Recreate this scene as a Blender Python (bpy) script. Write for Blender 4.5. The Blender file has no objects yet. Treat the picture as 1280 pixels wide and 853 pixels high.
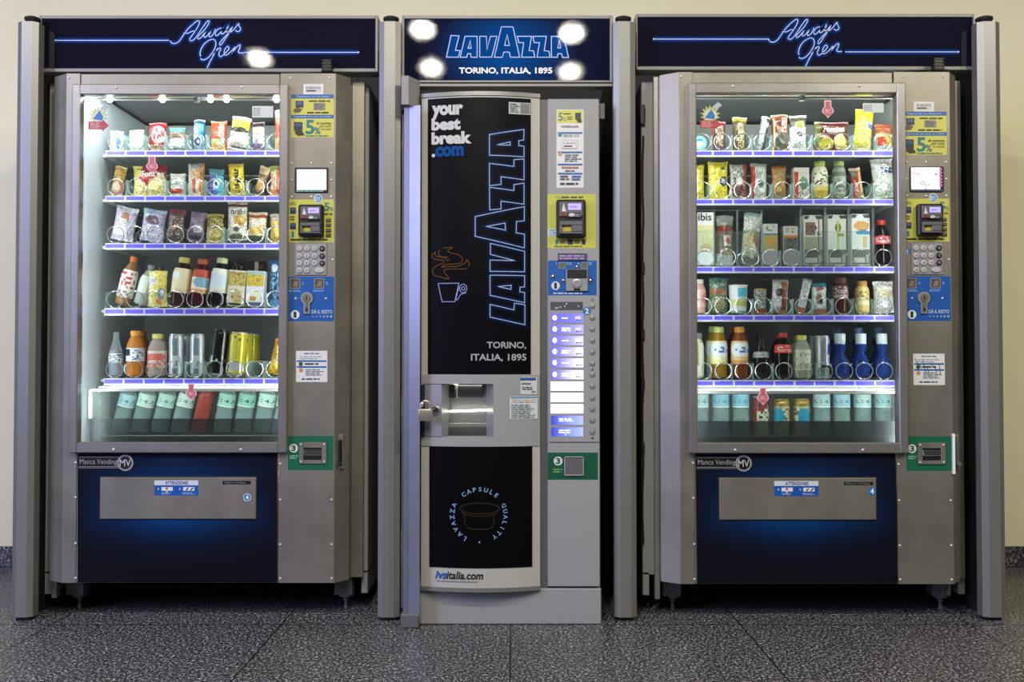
import bpy, bmesh, math, random
from mathutils import Vector, Matrix
from mathutils.geometry import tessellate_polygon

# ------------------------------------------------------------------ basics
PI = math.pi
SC = bpy.context.scene
COL = SC.collection
FPX, TILT, CAMY, CAMZ = 1195.0, math.radians(1.2), -3.3, 0.904
CT, ST = math.cos(TILT), math.sin(TILT)


def W(px, py, Y):
    """point of the plane y=Y (world metres) measured off the 1280x853 photograph"""
    u, v = (px - 640) / FPX, -(py - 426.5) / FPX
    t = (Y - CAMY) / (CT - v * ST)
    return u * t, CAMZ + (ST + v * CT) * t


def WX(px, Y, py=426):
    return W(px, py, Y)[0]


def WZ(py, Y):
    return W(640, py, Y)[1]


def lin(h):
    if not isinstance(h, str):
        return tuple(h[:3]) + (1.0,)
    h = h.lstrip('#')
    o = []
    for i in (0, 2, 4):
        c = int(h[i:i + 2], 16) / 255
        o.append(c / 12.92 if c <= .04045 else ((c + .055) / 1.055) ** 2.4)
    return (o[0], o[1], o[2], 1.0)


def mix(a, b, t):
    a, b = lin(a), lin(b)
    return tuple(a[i] * (1 - t) + b[i] * t for i in range(3)) + (1.0,)


def catmull(pts, n=6, closed=False):
    out = []
    m = len(pts)
    rng = m if closed else m - 1
    for i in range(rng):
        if closed:
            p0, p1, p2, p3 = (pts[(i + k - 1) % m] for k in range(4))
        else:
            p0, p1, p2, p3 = pts[max(i - 1, 0)], pts[i], pts[i + 1], pts[min(i + 2, m - 1)]
        for j in range(n):
            t = j / n
            out.append(tuple(.5 * ((2 * b) + (-a + c) * t + (2 * a - 5 * b + 4 * c - d) * t * t + (-a + 3 * b - 3 * c + d) * t ** 3)
                             for a, b, c, d in zip(p0, p1, p2, p3)))
    if not closed:
        out.append(tuple(pts[-1]))
    return out


WHITE = (1, 1, 1, 1)


class MB:
    """collects shapes; build() links them as ONE mesh object"""

    def __init__(self):
        self.v, self.f, self.c = [], [], []

    def add(self, vs, fs, col=WHITE):
        b = len(self.v)
        self.v += [tuple(p) for p in vs]
        for i, f in enumerate(fs):
            self.f.append([b + k for k in f])
            self.c.append(col[i] if isinstance(col, list) else col)
        return self

    def box(self, x0, x1, y0, y1, z0, z1, bev=0.0, col=WHITE, seg=1):
        x0, x1, y0, y1, z0, z1 = min(x0, x1), max(x0, x1), min(y0, y1), max(y0, y1), min(z0, z1), max(z0, z1)
        bm = bmesh.new()
        bmesh.ops.create_cube(bm, size=1)
        for v in bm.verts:
            v.co = Vector(((x0 + x1) / 2 + v.co.x * (x1 - x0), (y0 + y1) / 2 + v.co.y * (y1 - y0), (z0 + z1) / 2 + v.co.z * (z1 - z0)))
        if bev > 0:
            bev = min(bev, .45 * min(x1 - x0, y1 - y0, z1 - z0))
            bmesh.ops.bevel(bm, geom=bm.edges[:], offset=bev, segments=seg, affect='EDGES', profile=.5)
        bm.verts.index_update()
        self.add([v.co[:] for v in bm.verts], [[v.index for v in f.verts] for f in bm.faces], col)
        bm.free()
        return self

    def prism(self, poly, z0, z1, col=WHITE):
        """vertical prism over an (x, y) outline given anticlockwise seen from above"""
        n = len(poly)
        vs = [(x, y, z0) for x, y in poly] + [(x, y, z1) for x, y in poly]
        fs = [[i, (i + 1) % n, n + (i + 1) % n, n + i] for i in range(n)] + [list(range(n))[::-1], list(range(n, 2 * n))]
        return self.add(vs, fs, col)

    def prism_y(self, poly, y0, y1, col=WHITE):
        """an (x, z) outline pushed from y0 to y1"""
        n = len(poly)
        vs = [(x, y0, z) for x, z in poly] + [(x, y1, z) for x, z in poly]
        fs = [[i, (i + 1) % n, n + (i + 1) % n, n + i] for i in range(n)]
        for t in tessellate_polygon([[Vector((x, z, 0)) for x, z in poly]]):
            fs += [list(t), [n + k for k in t][::-1]]
        return self.add(vs, fs, col)

    def lathe(self, prof, n=20, o=(0, 0, 0), axis='z', col=WHITE):
        """profile of (r, h) turned about an axis through o; col may be a function of (angle 0..1, h)"""
        vs, fs, cs = [], [], []
        for r, h in prof:
            for k in range(n):
                a = 2 * PI * k / n
                p, q = r * math.sin(a), -r * math.cos(a)
                if axis == 'z':
                    vs.append((o[0] + p, o[1] + q, o[2] + h))
                else:
                    vs.append((o[0] + p, o[1] - h, o[2] + q))
        m = len(prof)
        for i in range(m - 1):
            for k in range(n):
                fs.append([i * n + k, i * n + (k + 1) % n, (i + 1) * n + (k + 1) % n, (i + 1) * n + k])
                cs.append(col((k + .5) / n, (prof[i][1] + prof[i + 1][1]) / 2) if callable(col) else col)
        for i, rev in ((0, True), (m - 1, False)):
            if prof[i][0] > 1e-6:
                ring = [i * n + k for k in range(n)]
                fs.append(ring[::-1] if rev else ring)
                cs.append(col(.5, prof[i][1]) if callable(col) else col)
        return self.add(vs, fs, cs)

    def tube(self, pts, r, n=6, col=WHITE, closed=False):
        pts = [Vector(p) for p in pts]
        m = len(pts)
        vs, fs = [], []
        prev = None
        for i, p in enumerate(pts):
            if closed:
                d = pts[(i + 1) % m] - pts[i - 1]
            else:
                d = pts[min(i + 1, m - 1)] - pts[max(i - 1, 0)]
            d.normalize()
            if prev is None:
                up = Vector((0, 0, 1)) if abs(d.z) < .9 else Vector((1, 0, 0))
                a = d.cross(up).normalized()
            else:
                a = (prev - d * prev.dot(d)).normalized()
            prev = a
            b = d.cross(a)
            for k in range(n):
                t = 2 * PI * k / n
                vs.append(p + a * (r * math.cos(t)) + b * (r * math.sin(t)))
        for i in range(m if closed else m - 1):
            j = (i + 1) % m
            for k in range(n):
                fs.append([i * n + k, i * n + (k + 1) % n, j * n + (k + 1) % n, j * n + k])
        if not closed:
            fs += [list(range(n))[::-1], list(range((m - 1) * n, m * n))]
        return self.add(vs, fs, col)

    def build(self, name, mat, parent=None, loc=(0, 0, 0), smooth=30, rot=None):
        me = bpy.data.meshes.new(name)
        me.from_pydata(self.v, [], self.f)
        at = me.attributes.new('print', 'FLOAT_COLOR', 'CORNER')
        buf = []
        for f, c in zip(self.f, self.c):
            if len(c) == len(f) and isinstance(c[0], tuple):
                for q in c:
                    buf += q
            else:
                buf += list(c) * len(f)
        at.data.foreach_set('color', buf)
        if smooth:
            me.polygons.foreach_set('use_smooth', [True] * len(me.polygons))
            me.set_sharp_from_angle(angle=math.radians(smooth))
        me.materials.append(mat)
        me.update()
        o = bpy.data.objects.new(name, me)
        COL.objects.link(o)
        o.parent = parent
        o.location = loc
        if rot:
            o.rotation_euler = rot
        return o


def tag(o, label=None, cat=None, group=None, kind=None):
    if label:
        o['label'] = label
    if cat:
        o['category'] = cat
    if group:
        o['group'] = group
    if kind:
        o['kind'] = kind
    return o


def thing(name, label, cat, loc=(0, 0, 0), group=None):
    o = bpy.data.objects.new(name, None)
    COL.objects.link(o)
    o.location = loc
    o.empty_display_size = .05
    return tag(o, label, cat, group)


def dup(o, parent, loc):
    c = o.copy()
    COL.objects.link(c)
    c.parent = parent
    c.location = loc
    return c


# ------------------------------------------------------------------ materials
def new_mat(name):
    m = bpy.data.materials.new(name)
    m.use_nodes = True
    nt = m.node_tree
    return m, nt, nt.nodes['Principled BSDF'], nt.nodes['Material Output']


def N(nt, kind, **kw):
    n = nt.nodes.new(kind)
    for k, v in kw.items():
        if k in n.inputs:
            n.inputs[k].default_value = v
        else:
            setattr(n, k, v)
    return n


def L(nt, a, b):
    nt.links.new(a, b)


def plain(name, col, rough=.5, metal=0.0, coat=0.0, spec=.5):
    m, nt, b, _ = new_mat(name)
    b.inputs['Base Color'].default_value = lin(col)
    b.inputs['Roughness'].default_value = rough
    b.inputs['Metallic'].default_value = metal
    b.inputs['Coat Weight'].default_value = coat
    b.inputs['Specular IOR Level'].default_value = spec
    return m


def printed(name, rough=.4, coat=0.0, speckle=0.0, glow=0.0, spec=.5, gain=1.0):
    """print: colour comes from the artwork on the surface"""
    m, nt, b, _ = new_mat(name)
    a = N(nt, 'ShaderNodeAttribute', attribute_name='print')
    g = N(nt, 'ShaderNodeVectorMath', operation='SCALE', Scale=gain)      # density of the ink and film
    L(nt, a.outputs['Color'], g.inputs[0])
    L(nt, g.outputs['Vector'], b.inputs['Base Color'])
    b.inputs['Roughness'].default_value = rough
    b.inputs['Coat Weight'].default_value = coat
    b.inputs['Coat Roughness'].default_value = .1
    b.inputs['Specular IOR Level'].default_value = spec
    if glow:
        L(nt, a.outputs['Color'], b.inputs['Emission Color'])
        b.inputs['Emission Strength'].default_value = glow
    if speckle:
        tc = N(nt, 'ShaderNodeTexCoord')
        no = N(nt, 'ShaderNodeTexNoise', Scale=520.0, Detail=2.0)
        L(nt, tc.outputs['Object'], no.inputs['Vector'])
        bu = N(nt, 'ShaderNodeBump', Strength=speckle, Distance=.0006)
        L(nt, no.outputs['Fac'], bu.inputs['Height'])
        L(nt, bu.outputs['Normal'], b.inputs['Normal'])
    return m


def metal(name, col, rough=.38, met=.8, streak=.12, stain=.0, stretch=(60, 60, 2)):
    """brushed sheet metal: fine streaks along the brushing and soft stains"""
    m, nt, b, _ = new_mat(name)
    tc = N(nt, 'ShaderNodeTexCoord')
    mp = N(nt, 'ShaderNodeMapping')
    mp.inputs['Scale'].default_value = stretch
    L(nt, tc.outputs['Object'], mp.inputs['Vector'])
    n1 = N(nt, 'ShaderNodeTexNoise', Scale=3.0, Detail=4.0)
    L(nt, mp.outputs['Vector'], n1.inputs['Vector'])
    n2 = N(nt, 'ShaderNodeTexNoise', Scale=5.0, Detail=5.0, Roughness=.65)
    L(nt, tc.outputs['Object'], n2.inputs['Vector'])
    r1 = N(nt, 'ShaderNodeMapRange')
    r1.inputs['To Min'].default_value, r1.inputs['To Max'].default_value = 1 - streak, 1 + streak
    L(nt, n1.outputs['Fac'], r1.inputs['Value'])
    r2 = N(nt, 'ShaderNodeMapRange')
    r2.inputs['From Min'].default_value, r2.inputs['From Max'].default_value = .3, .7
    r2.inputs['To Min'].default_value, r2.inputs['To Max'].default_value = 1 - stain, 1.0
    L(nt, n2.outputs['Fac'], r2.inputs['Value'])
    mu = N(nt, 'ShaderNodeMath', operation='MULTIPLY')
    L(nt, r1.outputs['Result'], mu.inputs[0])
    L(nt, r2.outputs['Result'], mu.inputs[1])
    vm = N(nt, 'ShaderNodeVectorMath', operation='SCALE')
    vm.inputs[0].default_value = lin(col)[:3]
    L(nt, mu.outputs['Value'], vm.inputs['Scale'])
    L(nt, vm.outputs['Vector'], b.inputs['Base Color'])
    rr = N(nt, 'ShaderNodeMapRange')
    rr.inputs['To Min'].default_value, rr.inputs['To Max'].default_value = rough - .08, rough + .1
    L(nt, n2.outputs['Fac'], rr.inputs['Value'])
    L(nt, rr.outputs['Result'], b.inputs['Roughness'])
    b.inputs['Metallic'].default_value = met
    return m


def clear(name, tint, opacity, rough=.08, body=None, spec_ior=1.45, gloss=1.0):
    """thin clear plastic or glass: tinted see-through with a Fresnel sheen; body = its milky own colour"""
    m, nt, b, out = new_mat(name)
    tr = N(nt, 'ShaderNodeBsdfTransparent', Color=lin(tint))
    b.inputs['Base Color'].default_value = lin(body or tint)
    b.inputs['Roughness'].default_value = rough
    b.inputs['IOR'].default_value = spec_ior
    fr = N(nt, 'ShaderNodeFresnel', IOR=spec_ior)
    mr = N(nt, 'ShaderNodeMapRange')
    mr.inputs['To Min'].default_value, mr.inputs['To Max'].default_value = opacity, 1.0
    ms = N(nt, 'ShaderNodeMath', operation='MULTIPLY')
    ms.inputs[1].default_value = gloss
    L(nt, fr.outputs['Fac'], ms.inputs[0])
    L(nt, ms.outputs['Value'], mr.inputs['Value'])
    mx = N(nt, 'ShaderNodeMixShader')
    L(nt, mr.outputs['Result'], mx.inputs['Fac'])
    L(nt, tr.outputs['BSDF'], mx.inputs[1])
    L(nt, b.outputs['BSDF'], mx.inputs[2])
    L(nt, mx.outputs['Shader'], out.inputs['Surface'])
    return m


def glass_pane_mat():
    m, nt, b, out = new_mat('display_glass')
    nt.nodes.remove(b)
    tr = N(nt, 'ShaderNodeBsdfTransparent', Color=(.95, .975, .96, 1))
    gl = N(nt, 'ShaderNodeBsdfGlossy', Roughness=.03, Color=(1, 1, 1, 1))
    fr = N(nt, 'ShaderNodeFresnel', IOR=1.5)
    mx = N(nt, 'ShaderNodeMixShader')
    L(nt, fr.outputs['Fac'], mx.inputs['Fac'])
    L(nt, tr.outputs['BSDF'], mx.inputs[1])
    L(nt, gl.outputs['BSDF'], mx.inputs[2])
    L(nt, mx.outputs['Shader'], out.inputs['Surface'])
    return m


def perforated_mat(name, col, pitch, hole):
    """sheet metal with rows of round holes one can see through"""
    m, nt, b, out = new_mat(name)
    tc = N(nt, 'ShaderNodeTexCoord')
    sx = N(nt, 'ShaderNodeSeparateXYZ')
    L(nt, tc.outputs['Object'], sx.inputs['Vector'])
    ax = N(nt, 'ShaderNodeMath', operation='ADD')
    L(nt, sx.outputs['X'], ax.inputs[0])
    L(nt, sx.outputs['Y'], ax.inputs[1])
    sq = []
    for src in (ax.outputs['Value'], sx.outputs['Z']):
        d = N(nt, 'ShaderNodeMath', operation='DIVIDE')
        d.inputs[1].default_value = pitch
        L(nt, src, d.inputs[0])
        fr = N(nt, 'ShaderNodeMath', operation='FRACT')
        L(nt, d.outputs['Value'], fr.inputs[0])
        s = N(nt, 'ShaderNodeMath', operation='SUBTRACT')
        s.inputs[1].default_value = .5
        L(nt, fr.outputs['Value'], s.inputs[0])
        p = N(nt, 'ShaderNodeMath', operation='POWER')
        p.inputs[1].default_value = 2
        L(nt, s.outputs['Value'], p.inputs[0])
        sq.append(p)
    ad = N(nt, 'ShaderNodeMath', operation='ADD')
    L(nt, sq[0].outputs['Value'], ad.inputs[0])
    L(nt, sq[1].outputs['Value'], ad.inputs[1])
    lt = N(nt, 'ShaderNodeMath', operation='LESS_THAN')
    lt.inputs[1].default_value = hole * hole
    L(nt, ad.outputs['Value'], lt.inputs[0])
    b.inputs['Base Color'].default_value = lin(col)
    b.inputs['Roughness'].default_value = .45
    b.inputs['Metallic'].default_value = .3
    tr = N(nt, 'ShaderNodeBsdfTransparent')
    mx = N(nt, 'ShaderNodeMixShader')
    L(nt, lt.outputs['Value'], mx.inputs['Fac'])
    L(nt, b.outputs['BSDF'], mx.inputs[1])
    L(nt, tr.outputs['BSDF'], mx.inputs[2])
    L(nt, mx.outputs['Shader'], out.inputs['Surface'])
    return m


def emitter(name, col, strength):
    m, nt, b, _ = new_mat(name)
    b.inputs['Base Color'].default_value = lin(col)
    b.inputs['Emission Color'].default_value = lin(col)
    b.inputs['Emission Strength'].default_value = strength
    return m


def wall_mat():
    m, nt, b, _ = new_mat('cream_wall_paint')
    tc = N(nt, 'ShaderNodeTexCoord')
    n = N(nt, 'ShaderNodeTexNoise', Scale=1.6, Detail=5.0, Roughness=.6)
    L(nt, tc.outputs['Object'], n.inputs['Vector'])
    r = N(nt, 'ShaderNodeValToRGB')
    r.color_ramp.elements[0].position, r.color_ramp.elements[0].color = .3, lin('e3dcb4')
    r.color_ramp.elements[1].position, r.color_ramp.elements[1].color = .75, lin('e8e2c0')
    L(nt, n.outputs['Fac'], r.inputs['Fac'])
    L(nt, r.outputs['Color'], b.inputs['Base Color'])
    n2 = N(nt, 'ShaderNodeTexNoise', Scale=90.0, Detail=3.0)
    L(nt, tc.outputs['Object'], n2.inputs['Vector'])
    bu = N(nt, 'ShaderNodeBump', Strength=.12, Distance=.002)
    L(nt, n2.outputs['Fac'], bu.inputs['Height'])
    L(nt, bu.outputs['Normal'], b.inputs['Normal'])
    b.inputs['Roughness'].default_value = .7
    return m


def granite_mat(name, joints=True, k=1.0):
    """speckled dark grey granite; tiles with thin joints running away from the camera"""
    m, nt, b, _ = new_mat(name)
    tc = N(nt, 'ShaderNodeTexCoord')
    mp = N(nt, 'ShaderNodeMapping')
    mp.inputs['Scale'].default_value = (1.0, .75, 1.0)
    L(nt, tc.outputs['Object'], mp.inputs['Vector'])
    n1 = N(nt, 'ShaderNodeTexNoise', Scale=120.0, Detail=4.0, Roughness=.85)
    n2 = N(nt, 'ShaderNodeTexVoronoi', Scale=230.0)
    n3 = N(nt, 'ShaderNodeTexNoise', Scale=7.0, Detail=4.0)
    for n in (n1, n2, n3):
        L(nt, mp.outputs['Vector'], n.inputs['Vector'])
    r = N(nt, 'ShaderNodeValToRGB')
    e = r.color_ramp.elements
    e[0].position, e[0].color = .40, lin('0e0e11')
    e[1].position, e[1].color = .66, lin('dcdbde')
    x = r.color_ramp.elements.new(.52)
    x.color = lin('3c3c41')
    L(nt, n1.outputs['Fac'], r.inputs['Fac'])
    r2 = N(nt, 'ShaderNodeSeparateColor')
    L(nt, n2.outputs['Color'], r2.inputs['Color'])
    mr = N(nt, 'ShaderNodeMapRange')
    mr.inputs['To Min'].default_value, mr.inputs['To Max'].default_value = .35, 1.65
    L(nt, r2.outputs['Red'], mr.inputs['Value'])
    mr3 = N(nt, 'ShaderNodeMapRange')
    mr3.inputs['To Min'].default_value, mr3.inputs['To Max'].default_value = .62 * k, 1.0 * k
    L(nt, n3.outputs['Fac'], mr3.inputs['Value'])
    mu = N(nt, 'ShaderNodeMath', operation='MULTIPLY')
    L(nt, mr.outputs['Result'], mu.inputs[0])
    L(nt, mr3.outputs['Result'], mu.inputs[1])
    fac = mu.outputs['Value']
    if joints:
        sx = N(nt, 'ShaderNodeSeparateXYZ')
        L(nt, tc.outputs['Object'], sx.inputs['Vector'])
        cur = None
        for ax, off in (('X', .0078 + 20 * .787), ('Y', 12.6)):
            a = N(nt, 'ShaderNodeMath', operation='ADD')
            a.inputs[1].default_value = off
            L(nt, sx.outputs[ax], a.inputs[0])
            d = N(nt, 'ShaderNodeMath', operation='MODULO')
            d.inputs[1].default_value = .787
            L(nt, a.outputs['Value'], d.inputs[0])
            g = N(nt, 'ShaderNodeMath', operation='GREATER_THAN')
            g.inputs[1].default_value = .0055
            L(nt, d.outputs['Value'], g.inputs[0])
            if cur is None:
                cur = g
            else:
                mm = N(nt, 'ShaderNodeMath', operation='MULTIPLY')
                L(nt, cur.outputs['Value'], mm.inputs[0])
                L(nt, g.outputs['Value'], mm.inputs[1])
                cur = mm
        ma = N(nt, 'ShaderNodeMath', operation='MULTIPLY_ADD')
        ma.inputs[1].default_value, ma.inputs[2].default_value = .92, .08
        L(nt, cur.outputs['Value'], ma.inputs[0])
        m3 = N(nt, 'ShaderNodeMath', operation='MULTIPLY')
        L(nt, fac, m3.inputs[0])
        L(nt, ma.outputs['Value'], m3.inputs[1])
        fac = m3.outputs['Value']
    vm = N(nt, 'ShaderNodeVectorMath', operation='SCALE')
    L(nt, r.outputs['Color'], vm.inputs[0])
    L(nt, fac, vm.inputs['Scale'])
    L(nt, vm.outputs['Vector'], b.inputs['Base Color'])
    b.inputs['Roughness'].default_value = .42
    return m


M = dict(
    wall=wall_mat(), floor=granite_mat('granite_tiles'), skirt=granite_mat('granite_skirting', False, .8),
    steel=metal('brushed_steel', '928e83', .42, .65, .08, .26),
    steel2=metal('bright_steel', 'a3a3a6', .36, .6, .06, .1),
    bar_steel=metal('brushed_frame_steel', '9b9894', .34, .7, .08, .12, (2, 60, 60)),
    alu=plain('grey_aluminium', '7f7f7c', .4, .45), barst=metal('lavender_grey_steel', '7c7d84', .36, .6, .06, .1), frame=plain('sign_frame_aluminium', '807f7b', .5, .2), block=plain('grey_painted_block', '8a8a8c', .6, 0, 0, .3),
    grey=plain('grey_painted_sheet', '8b8c8d', .5, .0, .0, .4),
    greyd=plain('dark_grey_plastic', '56575a', .5),
    light=plain('off_white_plastic', 'a6a59e', .42),
    white=plain('white_plastic', 'e6e6e2', .4),
    black=plain('black_plastic', '101011', .45),
    rubber=plain('black_rubber', '1a1a1a', .8),
    chrome=plain('chrome', 'd9d9d6', .16, 1.0),
    rivet=plain('rivet_steel', 'd2d0ca', .3, .35), satin=plain('satin_steel', 'a49f92', .32, .7), button=plain('button_steel', '8f9092', .35, .4),
    brass=plain('worn_steel', '8f897a', .35, .7),
    lining=plain('cabinet_lining', 'a0a3a1', .55),
    liningw=plain('white_cabinet_lining', 'c2cace', .45),
    shelf=plain('white_shelf_sheet', 'd9dbd9', .4, .2),
    wire=plain('coil_wire', 'd2d4d2', .25, .75),
    sheet=plain('black_sheet', '0d0d0d', .7),
    print=printed('printed_film', .42, gain=.74), printg=printed('glossy_printed_panel', .02, .0, .035, 0, .2, .85),
    printd=printed('printed_door_panel', .4, 0, 0, 0, .08, .66), pack=printed('packaging_film', .3, .25),
    label=printed('bottle_label', .4), glow=printed('backlit_print', .4, 0, 0, 1.0),
    screen=printed('lit_screen', .3, 0, 0, .7, .5, .6),
    glass=glass_pane_mat(), acrylic=clear('clear_divider', 'eef8f8', .11, .15, 'dcf0f0', 1.45, .4),
    rack=clear('clear_rack', 'f8fbfb', .025, .06, 'dfe6e6', 1.4, .3),
    perf=perforated_mat('perforated_dark_sheet', '3c4546', .0068, .3),
    perfw=perforated_mat('perforated_white_sheet', 'dfe6e0', .011, .33),
    led=emitter('led_lamp', 'f4f8ff', 30.0), ledstrip=emitter('led_tube', 'eef4ff', 5.0),
    bay_glow=emitter('bay_reflection_glow', 'fffbe6', 10.0),  # glow for the reflected streak drawn in the coffee bay
)
_clear = {}


def tinted(col, op=.35, rough=.07):
    k = (col, op)
    if k not in _clear:
        t = mix(col, 'ffffff', .25)
        _clear[k] = clear('tinted_' + col, t, op, rough, col, 1.45, .8)
    return _clear[k]


# ------------------------------------------------------------------ lettering
_txt = {}


def glyphs(s, bold=0.0, shear=0.0):
    """2-D mesh of a line of text, in a unit box (0..1, 0..1) plus its width/height ratio"""
    k = (s, bold, shear)
    if k in _txt:
        return _txt[k]
    cu = bpy.data.curves.new('lettering', 'FONT')
    cu.body = s
    cu.size = 1
    cu.resolution_u = 3
    cu.offset = bold
    cu.shear = shear
    o = bpy.data.objects.new('lettering', cu)
    COL.objects.link(o)
    dg = bpy.context.evaluated_depsgraph_get()
    me = o.evaluated_get(dg).to_mesh()
    vs = [(v.co.x, v.co.y) for v in me.vertices]
    fs = [list(p.vertices) for p in me.polygons]
    o.evaluated_get(dg).to_mesh_clear()
    bpy.data.objects.remove(o)
    bpy.data.curves.remove(cu)
    xs, ys = [p[0] for p in vs], [p[1] for p in vs]
    x0, x1, y0, y1 = min(xs), max(xs), min(ys), max(ys)
    r = ([((x - x0) / (x1 - x0), (y - y0) / (y1 - y0)) for x, y in vs], fs, (x1 - x0) / (y1 - y0))
    _txt[k] = r
    return r


class Sheet:
    """printed layers, drawn in photograph pixels and laid on a real surface: fn(px, py) -> (x, z), surf(x, z) -> y"""

    def __init__(self, fn, surf, eps=.00012, y_off=0.0):
        self.fn, self.surf, self.eps, self.k, self.off = fn, surf, eps, 1, y_off
        self.m = MB()

    def layer(self):
        self.k += 1
        return self

    def pt(self, p):
        x, z = self.fn(p[0], p[1])
        return (x, self.surf(x, z) - self.off - self.k * self.eps, z)

    def faces(self, pts, fs, col):
        self.m.add([self.pt(p) for p in pts], fs, col if isinstance(col, list) else lin(col))
        return self

    def poly(self, pts, col):
        tri = tessellate_polygon([[Vector((p[0], -p[1], 0)) for p in pts]])
        return self.faces(pts, [list(t) for t in tri], col)

    def rect(self, x0, y0, x1, y1, col, r=0):
        self.layer()
        if r:
            pts = []
            for cx, cy, a0 in ((x1 - r, y0 + r, -90), (x1 - r, y1 - r, 0), (x0 + r, y1 - r, 90), (x0 + r, y0 + r, 180)):
                for j in range(4):
                    a = math.radians(a0 + j * 30)
                    pts.append((cx + r * math.cos(a), cy + r * math.sin(a)))
            return self.faces(pts, [list(range(len(pts)))], col)
        return self.faces([(x0, y1), (x1, y1), (x1, y0), (x0, y0)], [[0, 1, 2, 3]], col)

    def grid(self, x0, y0, x1, y1, nx, ny, fn):
        """a printed blend: fn(s, t) gives the ink colour across the artwork"""
        self.layer()
        pts = [(x0 + (x1 - x0) * i / nx, y0 + (y1 - y0) * j / ny) for j in range(ny + 1) for i in range(nx + 1)]
        cs = [lin(fn(i / nx, j / ny)) for j in range(ny + 1) for i in range(nx + 1)]
        fs, fc = [], []
        for j in range(ny):
            for i in range(nx):
                a = j * (nx + 1) + i
                q = [a + nx + 1, a + nx + 2, a + 1, a]
                fs.append(q)
                fc.append([cs[k] for k in q])
        return self.faces(pts, fs, fc)

    def disc(self, cx, cy, r, col, ry=None, n=20):
        self.layer()
        ry = ry or r
        return self.faces([(cx + r * math.cos(2 * PI * k / n), cy - ry * math.sin(2 * PI * k / n)) for k in range(n)], [list(range(n))], col)

    maxseg = None

    def stroke(self, pts, w, col, closed=False):
        if self.maxseg:                                    # follow a curved surface
            q = []
            for i in range(len(pts) if closed else len(pts) - 1):
                a, b = pts[i], pts[(i + 1) % len(pts)]
                n = max(1, math.ceil(math.dist(a, b) / self.maxseg))
                q += [(a[0] + (b[0] - a[0]) * k / n, a[1] + (b[1] - a[1]) * k / n) for k in range(n)]
            pts = q if closed else q + [pts[-1]]
        h = w / 2
        m = len(pts)
        side = []
        for i, p in enumerate(pts):
            a = pts[i - 1] if (closed or i > 0) else p
            b = pts[(i + 1) % m] if (closed or i < m - 1) else p
            d1 = Vector((p[0] - a[0], p[1] - a[1]))
            d2 = Vector((b[0] - p[0], b[1] - p[1]))
            d1 = d1.normalized() if d1.length > 1e-6 else (d2.normalized() if d2.length > 1e-6 else Vector((1, 0)))
            d2 = d2.normalized() if d2.length > 1e-6 else d1
            nn = Vector((-d1.y - d2.y, d1.x + d2.x))
            nn = nn.normalized() if nn.length > 1e-3 else Vector((-d1.y, d1.x))
            c = max(.45, nn.dot(Vector((-d1.y, d1.x))))
            nn = nn * (h / c)
            side += [(p[0] + nn.x, p[1] + nn.y), (p[0] - nn.x, p[1] - nn.y)]
        fs = [[2 * i, 2 * i + 1, 2 * ((i + 1) % m) + 1, 2 * ((i + 1) % m)] for i in range(m if closed else m - 1)]
        return self.faces(side, fs, col)

    def neon(self, strokes, w, core, halo, ground, halo_w, steps=6):
        """printed neon tube: a halo of ever lighter ink, then the tube itself"""
        for s in range(steps):
            self.layer()
            t = (s + 1) / steps
            for pts, cl in strokes:
                self.stroke(pts, halo_w + (w - halo_w) * (s / steps), mix(ground, halo, t ** 1.5), cl)
        self.layer()
        for pts, cl in strokes:
            self.stroke(pts, w, core, cl)
        return self

    def text(self, s, x0, y0, x1, y1, col, bold=0.0, shear=0.0, rot=0):
        self.layer()
        vs, fs, _ = glyphs(s, bold, shear)
        if rot == 90:
            pts = [(x0 + (1 - y) * (x1 - x0), y1 - x * (y1 - y0)) for x, y in vs]
        else:
            pts = [(x0 + x * (x1 - x0), y1 - y * (y1 - y0)) for x, y in vs]
        return self.faces(pts, fs, col)

    def arc_text(self, s, cx, cy, r, a0, a1, size, col, bold=.02):
        """letters clockwise on a circle from angle a0 to a1 (degrees)"""
        self.layer()
        for i, ch in enumerate(s):
            a = math.radians(a0 + (a1 - a0) * i / (len(s) - 1))
            vs, fs, asp = glyphs(ch, bold)
            w = size * asp
            ux, uy = math.sin(a), math.cos(a)          # along the circle, clockwise (screen y down)
            rx, ry = math.cos(a), -math.sin(a)         # outwards
            pts = []
            for x, y in vs:
                p, q = (x - .5) * w, (y - .5) * size
                pts.append((cx + rx * (r + q) + ux * p, cy + ry * (r + q) + uy * p))
            self.faces(pts, fs, col)
        return self

    def lines(self, x0, y0, x1, y1, n, col, seed=0, fill=.55):
        """rows of print too small to read in the photograph"""
        rnd = random.Random(seed)
        self.layer()
        h = (y1 - y0) / n
        for i in range(n):
            x, end = x0, x1 - rnd.random() * (x1 - x0) * .3
            while x < end:
                w = min(h * (1.2 + rnd.random() * 2.6), end - x)
                if w > .3:
                    ya = y0 + i * h + h * (1 - fill) / 2
                    self.faces([(x, ya + h * fill), (x + w, ya + h * fill), (x + w, ya), (x, ya)], [[0, 1, 2, 3]], col)
                x += w + h * .45
        return self

    def build(self, name, mat, parent, label=None):
        o = self.m.build(name, mat, parent, smooth=0)
        if label:
            o['label'] = label
        return o


def digit_disc(s, cx, cy, r, disc, ink, d, bold=.03):
    s.disc(cx, cy, r, disc)
    w = r * (.3 if d == '1' else .48)
    s.text(d, cx - w, cy - r * .68, cx + w, cy + r * .68, ink, bold)

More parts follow.
